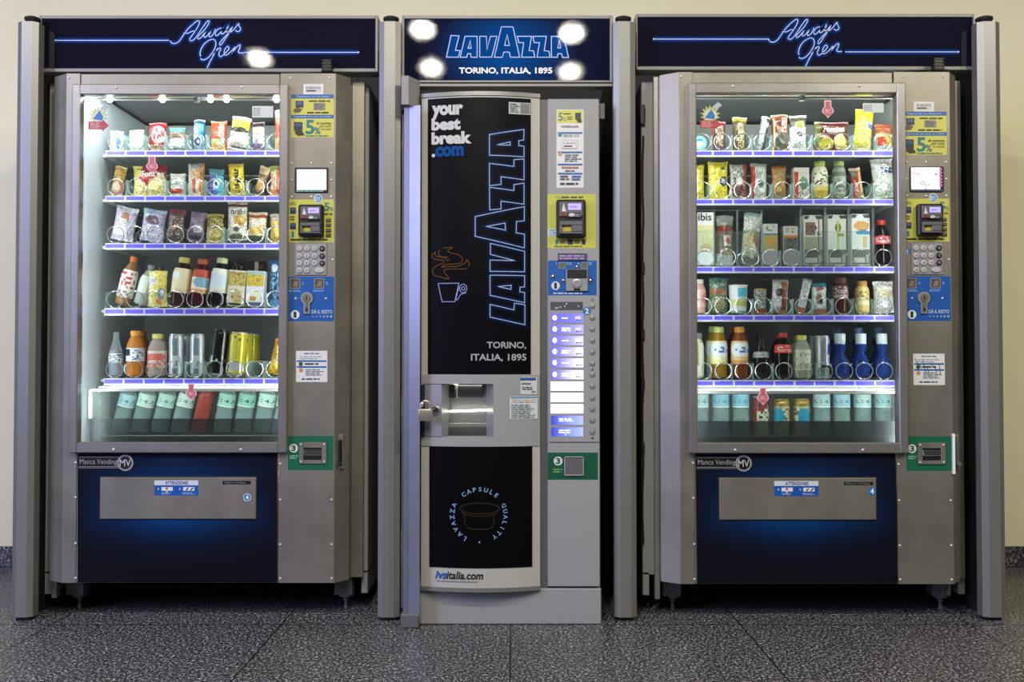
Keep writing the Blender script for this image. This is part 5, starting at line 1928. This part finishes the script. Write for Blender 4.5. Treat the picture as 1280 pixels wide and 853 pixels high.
# fifth shelf
P_('L', 5, 'glass', 145, 17, 414, 'clear glass bottle with white barcode label', **BOT, body='dfe8ee', cap=None, op=.2, lab=(.3, .5, [('bg', 'dfe6ea'), ('s', .3, .1, 1, .9, .4, '5a6478')]))
TEA = lambda a: (.33, .62, [('bg', a), ('r', .15, .4, .45, .95, '26303c'), ('s', .5, .1, 1, .9, .35, '5a6a8c')])
P_('L', 5, 'square', 169.5, 22, 414, 'orange iced tea bottle with white label and orange cap, frontmost', **BOT, body='d98a3c', cap='eba03c', op=.75, lab=TEA('dfe4ea'))
P_('L', 5, 'square', 173.5, 21, 414.5, 'orange capped iced tea bottle second in its lane', back=1, **BOT, body='c47a3c', cap='d98c3c', op=.75)
P_('L', 5, 'square', 177.5, 20, 415, 'orange capped iced tea bottle third in its lane', back=2, **BOT, body='b06a3c', cap='b0683c', op=.75)
P_('L', 5, 'square', 197, 23, 418, 'pink juice bottle with yellow cap, frontmost', **BOT, body='e0cfc8', cap='e2dc70', op=.5, lab=(.2, .6, [('bg', 'e2d4cc'), ('e', .5, .62, .34, .24, 'd9705c'), ('s', .1, 0, .9, .4, .5, 'd88a70')]))
P_('L', 5, 'square', 200.5, 21, 418.5, 'yellow capped juice bottle second in its lane', back=1, **BOT, body='c8c4bc', cap='cfca68', op=.5)
SIL = [('bg', 'd5dde0'), ('v', .42, .62, '8fa2ac'), ('b', .2, .5, 'dfe8ea'), ('s', .1, .1, .9, .5, .12, '9fb2b4')]
P_('L', 5, 'can', 220.5, 18, 418, 'slim silver can left of the other silver can', **CAN, ops=SIL)
P_('L', 5, 'can', 247, 18, 418, 'slim silver can beside the black can', **CAN, ops=SIL)
P_('L', 5, 'can', 231, 16, 419, 'slim silver can second in line between two silver cans', back=1, **CAN, ops=SIL)
P_('L', 5, 'can', 270.5, 20, 412, 'tall leaning black can', lean=6, **CAN, lid='2a2c2e', ops=[('bg', '141416'), ('v', .2, .26, 'a8b0b0'), ('v', .72, .77, '8f9696'), ('s', .1, .28, .9, .42, .3, 'cfd0cc')])
YC = [('bg', 'd9cf3c'), ('v', .3, .5, 'eee468'), ('e', .5, .2, .34, .09, 'd0d2d6'), ('s', .2, .16, .8, .3, .2, '4c4c4a'), ('s', .3, .8, .9, .95, .25, '7c7424')]
P_('L', 5, 'can', 295.5, 23, 415.5, 'yellow can leaning right, frontmost of the yellow cans', lean=4, **CAN, lid='c9c88c', ops=YC)
P_('L', 5, 'can', 306, 21, 417, 'yellow can second in line behind the leaning one', back=1, **CAN, lid='c9c88c', ops=YC)
P_('L', 5, 'can', 315, 20, 418, 'yellow can third in line behind the leaning one', back=2, **CAN, lid='c9c88c', ops=YC)
P_('L', 5, 'pouch', 343, 18, 424, 'orange yellow bag leaning at the right end', lean=14, **BAG, ops=[('bg', 'd9a42c'), ('e', .4, .25, .3, .2, 'f2cf4c'), ('s', .3, .4, .9, .8, .3, 'ecdfb8'), ('b', .86, 1, 'c98a34')])


# ---- bottom bin of the left machine
def water(m, px, top, lab_col, label, lean=0, w=21, mark='5f8a94'):
    P_(m, 6, 'still', px, w, top, label, lean=lean, **WAT, body='cfe6e2', cap='7fb4cc', op=.24, lab=(.58, .86, [('bg', lab_col), ('b', 0, .12, 'e4eeea'), ('s', .2, .3, .8, .6, .25, mark)]))


for q, c_, lb_ in ((150, 'a9d0d4', 'water bottle with pale blue label, leftmost'), (174, 'c8dcd4', 'water bottle with white and blue label, second from left'), (199, 'b9d6cc', 'water bottle with pale green label, third from left'),
                   (223.5, 'c4d8cf', 'water bottle with white label left of the red bottle')):
    water('L', q, 462, c_, lb_, 14)
P_('L', 6, 'still', 248.5, 19, 474, 'red soft drink bottle', lean=12, **BOT, body='b8483c', cap='c4483c', op=.7, lab=None)
for q, c_, lb_ in ((277, '9ed0bc', 'water bottle with green label right of the red bottle'), (302, '8fc8b8', 'water bottle with green label, second right of the red bottle'), (327, 'b9dccb', 'water bottle with mint label and dark mark'),
                   (350, 'b4cfc4', 'water bottle cut off by the frame at right')):
    water('L', q, 462, c_, lb_, 10, mark='2f5a50')

# ---- right machine, top shelf
P_('R', 1, 'tin', 874, 18, 166.5, 'round pale blue tin standing on edge', name='mint_tin', cat='tin', ops=[('bg', '7fc8d4'), ('e', .5, .42, .42, .3, 'b9def0'), ('e', .5, .36, .3, .14, 'eef6fa'), ('s', .2, .55, .8, .8, .4, '3f8a9c')])
P_('R', 1, 'pouch', 898.5, 18, 152, 'dark red brown bag with cream pattern', **PK, ops=[('bg', '5a3430'), ('b', .82, 1, '7c2c2c'), ('s', .25, .1, .8, .8, .4, 'd8bfa4'), ('v', 0, .14, '9c4c40'), ('b', 0, .12, '6a5a74')])
P_('R', 1, 'pouch', 925, 18, 147, 'olive gold bag with cream letters', **PK, ops=[('bg', '574626'), ('b', .84, 1, '8f8234'), ('e', .5, .7, .26, .12, '968a70'), ('s', .3, .1, .78, .62, .55, 'd8c69a'), ('b', 0, .1, '7a6a3a')])
P_('R', 1, 'pouch', 950.5, 11, 146, 'thin silver wafer stick leaning right', lean=11, **BAR, flat=True, ops=[('bg', '8f9c9c'), ('v', .62, 1, '3a4040'), ('s', .15, .06, .6, .94, .45, 'e0e6e4')])
P_('R', 1, 'pouch', 975, 21, 144, 'rust brown bag with round dark window', **PK, ops=[('bg', '6e3a26'), ('e', .5, .25, .46, .24, '54584a'), ('v', .1, .2, 'd0b484'), ('r', .55, .5, .95, .95, '8a3a24'), ('s', .6, .5, .95, .95, .5, 'e0d2b4'), ('b', .92, 1, '7f4a34')])
P_('R', 1, 'pouch', 998, 21, 145, 'silver foil packet with brown and green top', **PK, ops=[('bg', 'd9dcd8'), ('b', .68, 1, '4a4a40'), ('e', .6, .72, .26, .12, '8a9a3c'), ('b', .93, 1, 'b9b6aa'), ('s', .1, .05, .9, .6, .25, 'a4aaa8'), ('e', .55, .46, .2, .08, '5a5e5c')])
P_('R', 1, 'pouch', 1040, 42, 153, 'wide maroon chip bag with white lettering', **BAG, ops=[('bg', '54201c'), ('v', 0, .14, '5f662c'), ('e', .3, .2, .2, .24, 'b8b04a'), ('e', .74, .3, .2, .26, 'd9d070'), ('e', .8, .12, .2, .12, 'e0d484'), ('b', 0, .05, '6a3426'), ('t', 'Fonzies', .2, .62, .86, .84, 'efe6d4', 0, .03)])
P_('R', 1, 'pouch', 1078, 23, 137, 'yellow cracker bag with white logo, tip upward', lean=5, **BAG, ops=[('bg', 'e3cc2a'), ('e', .55, .28, .36, .22, 'efe070'), ('r', .55, .5, .98, .68, 'e8eaf2'), ('b', 0, .1, 'c9bc8c'), ('t', 'Ritz', .58, .52, .96, .66, '2a3f94', 0, .05), ('v', .9, 1, '9a9a4a')])
P_('R', 1, 'pouch', 1106, 23, 156, 'red and yellow packet with white base', **PK, ops=[('bg', 'b0463a'), ('b', .5, .62, 'e0d48c'), ('e', .62, .3, .3, .2, 'e2cf6a'), ('r', .12, .2, .55, .4, 'd0402c'), ('b', 0, .18, 'dfe6ee'), ('s', 0, .62, 1, 1, .3, '8a8a44')])
# second shelf
P_('R', 2, 'pouch', 872.5, 16, 206.5, 'yellow roll cut off by the left frame', **PK, ops=[('bg', 'ecd848'), ('v', .1, .5, 'f6edae'), ('b', .95, 1, 'd9c23c')])
P_('R', 2, 'pouch', 897.5, 25, 203, 'yellow pouch with dark blue emblem', **BAG, ops=[('bg', 'ead93c'), ('v', .1, .25, 'f2e884'), ('e', .74, .46, .2, .14, '2c3560'), ('e', .74, .46, .12, .08, 'b9c0dc'), ('e', .7, .8, .1, .05, '8a803a')])
P_('R', 2, 'pouch', 923, 21, 206, 'grey white packet with black figure and red edge', **PK, flat=True, ops=[('bg', 'b9bcb6'), ('v', .78, 1, 'b0453a'), ('e', .4, .24, .34, .2, '8c5a54'), ('s', .1, .1, .8, .9, .3, '2f3232'), ('e', .5, .5, .2, .12, 'e6e6e2')])
P_('R', 2, 'pouch', 948.5, 20, 205, 'white packet with red left edge and green picture', **PK, flat=True, ops=[('bg', 'd6dcd8'), ('v', 0, .24, 'b53c2a'), ('e', .56, .42, .2, .1, '5a7a70'), ('s', .3, .3, .95, .8, .22, '6a7f7a'), ('b', .9, 1, 'cfd4cc'), ('v', .85, 1, 'c9b7a8')])
P_('R', 2, 'pouch', 974, 18, 208, 'tan wafer packet with orange and green print', **PK, ops=[('bg', 'b08a4c'), ('s', 0, .2, 1, .9, .25, 'c86a34'), ('v', .44, .6, '8a9a64'), ('b', 0, .1, '8a8a84'), ('b', .92, 1, '9c5a34')])
P_('R', 2, 'carton', 1000.5, 19, 211, 'white carton with red side and green picture', name='snack_carton', cat='snack', t=.04, ops=[('bg', 'd4d2cc'), ('v', 0, .3, 'b8402c'), ('e', .62, .5, .3, .2, '5f8a74'), ('s', .3, .05, 1, .45, .3, '4a5a50'), ('b', .86, 1, 'dcdad2')])
P_('R', 2, 'wide', 1025, 19.5, 202.5, 'smoothie bottle with green cap and yellow contents', **BOT, body='d8bf54', cap='b4cc6c', op=.85, lab=(.2, .84, [('bg', 'd9d9c6'), ('b', 0, .16, 'e0cc60'), ('s', .15, .3, .9, .9, .22, '6c6c54'), ('e', .4, .32, .14, .08, '7c5a34')]))
P_('R', 2, 'wide', 1049, 17.5, 202.5, 'smoothie bottle with green cap and grey green label', **BOT, body='8a9480', cap='a8c474', op=.85, lab=(.1, .82, [('bg', '98a496'), ('b', .68, .84, '5f6e60'), ('s', .1, .1, .9, .6, .25, '5c6658')]))
P_('R', 2, 'pouch', 1074, 14, 210, 'slim red packet leaning left', lean=-9, **BAR, ops=[('bg', 'b8483c'), ('r', .1, .72, .4, .9, '5f9a94'), ('v', .66, 1, 'd2bf7c'), ('s', .2, .1, .7, .6, .3, 'efe2d4'), ('b', .92, 1, 'e0c4b8')])
P_('R', 2, 'pouch', 1106, 27, 198.5, 'white triangular bag with blue and red letters', lean=-5, **BAG, ops=[('bg', 'e6e9e6'), ('s', .4, .78, .9, .9, .4, 'd08468'), ('s', .36, .62, .98, .76, .6, '27407c'), ('e', .5, .3, .44, .26, 'e4eedc'), ('b', 0, .08, 'b9cfae')])
# third shelf
P_('R', 3, 'carton', 880.5, 20, 267, 'tall white sandwich pack with black lettering at top', **SND, t=.05, ops=[('bg', 'eeebe4'), ('b', .26, .76, 'e6dca6'), ('e', .55, .3, .42, .1, 'd0b68a'), ('b', 0, .24, 'f3f2ef'), ('s', .3, .3, .9, .7, .08, 'cfc47c'), ('t', 'ibis', .04, .84, .86, .98, '26262a', 0, .02)])
P_('R', 3, 'pouch', 906, 21, 270, 'brown bread roll in clear wrap with square picture label', **SND, ops=[('bg', '6a4a2c'), ('b', .78, 1, '9a9c98'), ('b', .68, .76, '8f3a2a'), ('r', .36, .38, .82, .58, 'e0dcd2'), ('e', .62, .48, .14, .07, 'b8442c'), ('b', 0, .24, 'ddddd8'), ('e', .55, .27, .4, .08, 'b09a68')])
P_('R', 3, 'pouch', 936, 22, 266, 'wrapped white baguette with green band, top twisted right', lean=5, **SND, ops=[('bg', 'd8d2b8'), ('b', .66, .92, 'e9ebe6'), ('b', .58, .66, '8fae84'), ('e', .36, .42, .2, .24, 'd2bf84'), ('e', .72, .46, .2, .14, 'b07864'), ('b', 0, .14, '86827c'), ('e', .6, .26, .2, .14, 'ecead8'), ('b', .92, 1, 'b9cfc8')])
P_('R', 3, 'carton', 961, 18, 281, 'sandwich pack with blue band and lavender lower half', **SND, t=.05, ops=[('bg', 'b2b0b8'), ('b', .78, 1, 'd9dad6'), ('s', .1, .82, .9, .95, .4, '7c8270'), ('b', .72, .78, '4a7aa0'), ('b', .38, .72, 'b4aa6c'), ('e', .55, .58, .28, .1, 'cf9a54')])
P_('R', 3, 'carton', 986, 18, 284, 'sandwich pack with orange band and dark filling', **SND, t=.05, ops=[('bg', 'a8a4a6'), ('b', .78, 1, 'd5d2ca'), ('s', .1, .82, .9, .95, .4, '8a7c6a'), ('b', .71, .78, 'c08048'), ('b', .36, .71, '6c706a'), ('s', .2, .36, .9, .7, .3, '3a3f3a')])
for q, tp, ops_, lb_ in ((1014, 270.5, [('r', .06, .6, .6, .86, '8f7460'), ('s', .1, .6, .9, .8, .25, '6a4e3c'), ('b', .3, .58, 'aca98c'), ('v', .76, .86, '4c4c40')], 'sandwich wedge with brown filling picture'),
                         (1043.5, 270, [('e', .56, .74, .16, .1, '5f7f3a'), ('v', .5, .62, 'd0cf6c'), ('r', .5, .56, .9, .64, '98a84a')], 'sandwich wedge with green and yellow picture'),
                         (1073, 269, [('e', .55, .77, .42, .1, 'dba35a'), ('e', .62, .64, .4, .05, '3f8cba'), ('r', .62, .32, .86, .58, 'dfc47c')], 'sandwich wedge with orange and blue picture')):
    P_('R', 3, 'carton', q, 23, tp, lb_, **SND, t=.05, ops=[('bg', 'e3e4dd'), ('b', .0, .29, '62645a')] + ops_ + [('b', 0, .29, '62645a'), ('r', .05, .05, .72, .12, 'cfcfc6'), ('r', .76, .05, .97, .2, 'b4b6ac'), ('s', .2, .29, .7, .34, .3, '8f9284'), ('b', .93, 1, '4a4c48'), ('e', .45, .95, .2, .05, 'e4e6e2')])
P_('R', 3, 'cola', 1101.5, 22, 276, 'cola bottle with red cap and red label', **BOT, body='1c0f10', cap='c4352e', op=.9, lab=(.46, .64, [('bg', 'c8424a'), ('s', .1, .2, .9, .8, .35, 'f0dcdc')]))
# fourth shelf
P_('R', 4, 'wide', 873.5, 18, 350, 'pink drinking yoghurt bottle with white cap', **BOT, body='e9b4a4', cap='efe8e2', op=.95, lab=(.18, .7, [('bg', 'ecb8aa'), ('v', .2, .5, 'f4d8cc'), ('e', .75, .5, .2, .3, 'd98a7c')]))
P_('R', 4, 'pouch', 898, 23, 348, 'green salad bag with brown band', **BAG, ops=[('bg', '6e8474'), ('b', .84, 1, '4a7c74'), ('b', .52, .68, 'a97a54'), ('e', .45, .26, .4, .22, 'b8b884'), ('s', 0, 0, 1, .5, .25, '33423a'), ('s', 0, .7, 1, 1, .25, 'a8c4b0')])
P_('R', 4, 'cup', 923, 23, 357, 'white yoghurt cup with turquoise square', name='yoghurt_cup', cat='cup', cap='e6dfc4', ops=[('bg', 'e6ece8'), ('r', .44, .6, .8, .9, '58bcd0'), ('b', .22, .46, 'd4dc9c'), ('e', .6, .34, .2, .1, 'c0cc5c'), ('b', 0, .1, '8ab0a8')])
P_('R', 4, 'pouch', 950.5, 16, 361, 'small black and white packet with orange base', **PK, ops=[('bg', '8a8a84'), ('s', 0, .2, 1, .95, .4, '24262a'), ('s', 0, .2, 1, .9, .3, 'e6e6e2'), ('b', 0, .18, 'c8704a'), ('b', .92, 1, 'b8a85c')])
P_('R', 4, 'pouch', 974, 20, 350, 'white packet with brown right half', lean=3, **PK, flat=True, ops=[('bg', 'dfe0dc'), ('v', .56, .92, '9a4e34'), ('b', .82, 1, 'd3d2cc'), ('e', .38, .62, .22, .12, '3a3c3c'), ('b', 0, .08, 'b08a4a'), ('r', .5, .72, .9, .95, 'b0763c')])
P_('R', 4, 'pouch', 1000.5, 11, 349, 'thin white bar leaning right with orange base', lean=13, **BAR, ops=[('bg', 'dfe2de'), ('b', 0, .14, 'c8784a'), ('s', .2, .3, .8, .9, .25, '8aa08c')])
P_('R', 4, 'pouch', 1024, 18, 354, 'packet with teal top and hazelnut picture', **PK, flat=True, ops=[('bg', 'dfe8e4'), ('b', .86, 1, '3d8ea0'), ('e', .5, .8, .28, .05, 'c4544c'), ('e', .4, .48, .2, .18, '8a6a50'), ('b', 0, .14, 'c07c58'), ('e', .6, .4, .1, .1, '4a4440')])
P_('R', 4, 'jar', 1050.5, 19, 348, 'dark red chocolate spread jar', **BOT, body='4a2420', cap='5a3230', op=.9, lab=(.4, .78, [('bg', '5a4044'), ('s', .1, .4, .9, .95, .35, 'c4a4a8'), ('e', .5, .2, .3, .16, 'a89490')]))
P_('R', 4, 'wide', 1078, 17, 352, 'yellow cream bottle with orange cap', **BOT, body='d9bc74', cap='c08a4c', op=.9, lab=(.08, .8, [('bg', 'dcc67c'), ('b', .3, .44, '8a7440'), ('e', .5, .34, .3, .1, 'f0e6b4'), ('s', .1, .55, .9, .9, .2, '9c7c3c')]))
P_('R', 4, 'pouch', 1106, 25, 352, 'white bag with cream coloured picture', lean=-3, **BAG, ops=[('bg', 'e9e8e4'), ('e', .6, .6, .34, .16, 'd9d0a4'), ('s', .2, .84, .9, .95, .3, '8a8c86'), ('e', .6, .25, .3, .16, 'f2eff2')])
# fifth shelf
P_('R', 5, 'wide', 872, 15.5, 417, 'slim pale green shaker bottle with grey cap', **BOT, body='d8ddb4', cap='7f8588', op=.85, lab=(.04, .78, [('bg', 'dfe0b8'), ('v', .3, .5, '93a470'), ('v', .6, .8, 'f0f0e6'), ('b', 0, .3, 'e2e6c8')]))
TG = lambda a, c2: (.27, .72, [('bg', a), ('e', .5, .62, .4, .32, 'e6eef2'), ('s', .3, .5, .75, .74, .35, '4a74b4'), ('b', 0, .18, c2)])
P_('R', 5, 'tea', 898.5, 21, 409, 'lemon tea bottle with lime green cap, frontmost', **BOT, body='a07c24', cap='c3cf74', op=.8, lab=TG('e9e6b4', 'ece29a'))
P_('R', 5, 'tea', 892, 20, 408.5, 'lime green capped lemon tea bottle second in line', back=1, **BOT, body='a07c24', cap='b4c46c', op=.8, lab=TG('dfe0b0', 'ece29a'))
P_('R', 5, 'tea', 924.5, 21, 409, 'peach tea bottle with orange cap, frontmost', **BOT, body='8a4418', cap='d9952c', op=.8, lab=TG('e6c48c', 'e0a04c'))
P_('R', 5, 'tea', 919, 20, 410, 'orange capped peach tea bottle second in line', back=1, **BOT, body='7a3a18', cap='b9682c', op=.8)
P_('R', 5, 'glass', 951, 20, 418, 'dark glass cola bottle with silver label', **BOT, body='1b1a1c', cap=None, op=.8, lab=(.46, .6, [('bg', '8a8c90'), ('s', .1, .1, .9, .9, .3, 'c8cacc')]))
P_('R', 5, 'cola', 978.5, 21, 416.5, 'cola bottle with red label and red cap, frontmost', **BOT, body='1a0f0e', cap='c23a30', op=.88, lab=(.55, .74, [('bg', 'd23c30'), ('s', .1, .2, .9, .8, .25, 'f0c4bc')]))
P_('R', 5, 'cola', 973.5, 20, 419, 'red capped cola bottle second in line', back=1, **BOT, body='1a0f0e', cap='a8322c', op=.88)
P_('R', 5, 'square', 1002, 22, 419.5, 'pale lemonade bottle with yellow cap, frontmost', **BOT, body='c4cdb4', cap='dfd76c', op=.55, lab=(.18, .66, [('bg', 'cdd4bc'), ('s', .2, .1, .8, .9, .25, '98a48c')]))
P_('R', 5, 'square', 997, 21, 420.5, 'yellow capped lemonade bottle second in line', back=1, **BOT, body='b4bca4', cap='c4bc5c', op=.55)
RB = [('bg', 'd3d6da'), ('v', .4, .6, '9aa0a8'), ('r', .66, .55, .95, .8, '5a48b4'), ('b', .14, .24, '8f9a94'), ('r', .4, .24, .8, .28, '3a3c48'), ('b', 0, .12, '8fae9c')]
P_('R', 5, 'can', 1028, 17, 420, 'slim silver and violet can, frontmost', **CAN, ops=RB)
P_('R', 5, 'can', 1017.5, 14, 420.5, 'slim silver can second in line', back=1, **CAN, ops=RB)
WL = (.745, .93, [('bg', 'dce8ea'), ('s', .2, .2, .8, .8, .15, '9ab4c0')])
for q, lb_ in ((1050, 'blue water bottle with white neck label, left of three'), (1076, 'blue water bottle with white neck label, middle of three'), (1102, 'blue water bottle with white neck label, right of three')):
    P_('R', 5, 'waist', q, 22, 417.5, lb_, **WAT, body='2850a8', cap='cfe0e4', op=.42)
for q, lb_ in ((1045, 'blue water bottle behind the left one of the three'), (1072, 'blue water bottle behind the middle one of the three'), (1097, 'blue water bottle behind the right one of the three')):
    P_('R', 5, 'waist', q, 21, 410, lb_, back=1, **WAT, body='22428c', cap='4a6484', op=.42)
# bottom bin
for q, c_, lb_ in ((875, 'b4d4c8', 'water bottle with pale green label, leftmost'), (900.5, '8fc4d4', 'water bottle with light blue label, second from left'), (925.5, '86c0d0', 'water bottle with light blue label, left of the red can')):
    water('R', q, 462, c_, lb_, 0, 20.5, '4a90b4')
P_('R', 6, 'can', 950.5, 20, 496, 'red can with white and dark figures', **CAN, ops=[('bg', 'a83c3a'), ('r', .3, 0, 1, .62, 'd8d4a8'), ('s', .3, .3, 1, .85, .35, '2c4438'), ('s', .3, .3, 1, .75, .2, 'f0ece0')])
for q, lb_ in ((976.5, 'gold topped can with turquoise and cream sides'), (1001.5, 'gold topped can with turquoise front')):
    P_('R', 6, 'can', q, 20, 499, lb_, **CAN, lid='8f7a34', ops=[('bg', '9c7c34'), ('b', 0, .78, 'd6d0a4'), ('e', .28 if q < 990 else .55, .5, .26, .27, '2fa4c8'), ('s', .5 if q < 990 else .05, 0, 1 if q < 990 else .3, .72, .4, '7c5c44'), ('b', .74, .8, 'c4c090')])
for q, c_, lb_ in ((1026.5, 'b4ccd0', 'water bottle with grey blue label, right of the gold cans'), (1051.5, '9cc4d0', 'water bottle with blue label, third from right'), (1077.5, 'b9dcd4', 'water bottle with white and teal label, second from right'), (1103, 'a4d0cc', 'water bottle with teal label, rightmost')):
    water('R', q, 462, c_, lb_, 0, 20.5, '4a8a9c')

# ---- lane dividers and wire coils, fitted round the goods
_proto = {}


def lanes(which):
    left = which == 'L'
    R, tops, zq, shelves, own = ML if left else MR
    for r, (sh, z) in enumerate(shelves):
        if not left and r == 2:                              # the tall racks have lanes of their own
            dx = [own(q, 300, .156)[0] for q in (976, 1000)]
            cx = [own(q, 300, .156)[0] for q in (881.5, 909, 938, 963.5, 989, 1017, 1047, 1077, 1104)]
        else:
            ext = sorted(LANES[(which, r)])
            dx = []
            for k in range(NCOL + 1):
                x = min(max(AL + k * PITCH, AL + .002), AR - .002)
                for _ in range(6):
                    hit = [e for e in ext if e[0] - .0022 < x < e[1] + .0022]
                    if not hit:
                        break
                    e = hit[0]
                    x = e[0] - .0024 if x - e[0] < e[1] - x else e[1] + .0024
                if not hit and abs(x - (AL + k * PITCH)) < .02 and AL <= x <= AR:
                    dx.append(x)
            cx = [AL + (k + .5) * PITCH for k in range(NCOL)]
        for x in dx:
            if 'd' not in _proto:
                _proto['d'] = MB().add([(-.0012, .156, 0), (-.0012, .56, 0), (-.0012, .56, .052), (-.0012, .162, .061), (-.0012, .156, .058),
                                        (.0012, .156, 0), (.0012, .56, 0), (.0012, .56, .052), (.0012, .162, .061), (.0012, .156, .058)],
                                       [[0, 4, 3, 2, 1], [5, 6, 7, 8, 9], [0, 1, 6, 5], [1, 2, 7, 6], [2, 3, 8, 7], [3, 4, 9, 8], [4, 0, 5, 9]]
                                       ).build('divider', M['acrylic'], sh, (x, 0, z), smooth=0)
            else:
                dup(_proto['d'], sh, (x, 0, z))
        for x in cx:
            if 'c' not in _proto:
                _proto['c'] = coil_mesh().build('wire_coil', M['wire'], sh, (x, .156, z + .0332), smooth=60)
            else:
                dup(_proto['c'], sh, (x, .156, z + .0332))


lanes('L')
lanes('R')

# ------------------------------------------------------------------ light
def area(name, loc, size, power, col, look, shape='DISK', size_y=None, spread=180):
    l = bpy.data.lights.new(name, 'AREA')
    l.shape = shape
    l.size = size
    if size_y:
        l.size_y = size_y
    l.energy = power
    l.color = col
    l.spread = math.radians(spread)
    o = bpy.data.objects.new(name, l)
    COL.objects.link(o)
    o.location = loc
    o.rotation_euler = Vector(look).to_track_quat('-Z', 'Y').to_euler()
    return o


# ceiling downlights of the hall (seen mirrored in the signs)
for x, y in ((-.62, -3.06), (-.63, -3.93), (.417, -3.14), (.46, -4.03), (-1.92, -3.7)):
    area('downlight_and_fill', (x, y, 3.2), .12, 21 if y > -3.5 else 15, (1, .94, .82), (0, .35, -1))
for x, y in ((-3.0, -2.2), (-.2, -2.2), (2.3, -2.3), (3.4, -2.4)):  # added fill to brighten the upper wall, kept out of the sign reflections
    area('downlight_and_fill', (x, y, 3.2), .2, 46, (1, .93, .76), (0, .3, -1))
# bluish daylight from the entrance at the left
area('entrance_daylight', (-5.3, -3.6, 2.5), 2.6, 265, (.46, .51, 1.0), (1, .66, -.22), 'RECTANGLE', 2.0)
# light inside the machines
for (X, Y, w) in ((XL_, YL, .5), (XR_, YR, .4)):
    area('cabinet_and_fill_light', (X - .412, Y + .025, 1.12), .012, 3.6 * w, (.88, .94, 1), (1, .9, 0), 'RECTANGLE', 1.34)
    area('cabinet_and_fill_light', (X + .33, Y + .04, 1.12), .012, 10 * w, (.95, .98, 1), (-1, .9, 0), 'RECTANGLE', 1.34)
    area('cabinet_and_fill_light', (X - .04, Y + .06, WZ(121, Y + .06)), .72, 7 * w, (.95, 1, .97), (0, 1, -.3), 'RECTANGLE', .012)
area('cabinet_and_fill_light', (XL_ - .385, YL + .05, WZ(123, YL + .05)), .03, 1.1, (.82, .88, 1), (-.5, .5, -1), 'RECTANGLE', .03)
for (X, Y, (R_, tops, fz, _, _)) in ((XL_, YL, ML), (XR_, YR, MR)):
    area('cabinet_and_fill_light', (X - .03, Y + .11, tops[4] - .034), .7, .6, (.92, 1, .96), (0, .8, -1), 'RECTANGLE', .01)  # added strip under the lowest shelf, only to brighten the bin bottles
area('hatch_light', (CX + (h0 + h1) / 2, .07, zo1 - .004), .1, .9, (1, .96, .82), (0, .1, -1), 'RECTANGLE', .05)

wd = bpy.data.worlds.new('hall')
SC.world = wd
wd.use_nodes = True
bg = wd.node_tree.nodes['Background']
bg.inputs['Color'].default_value = (.82, .84, .9, 1)
bg.inputs['Strength'].default_value = .06

# ------------------------------------------------------------------ camera and view
cam = bpy.data.cameras.new('camera')
cam.sensor_width = 36
cam.lens = FPX / 1280 * 36
cam.clip_start = .05
co = bpy.data.objects.new('camera', cam)
COL.objects.link(co)
co.location = (0, CAMY, CAMZ)
co.rotation_euler = (math.radians(90) + TILT, 0, 0)
SC.camera = co
SC.cycles.transparent_max_bounces = 24
vs = SC.view_settings
vs.view_transform = 'Standard'
vs.look = 'None'
vs.gamma = 1
vs.exposure = 0.0
vs.use_curve_mapping = False
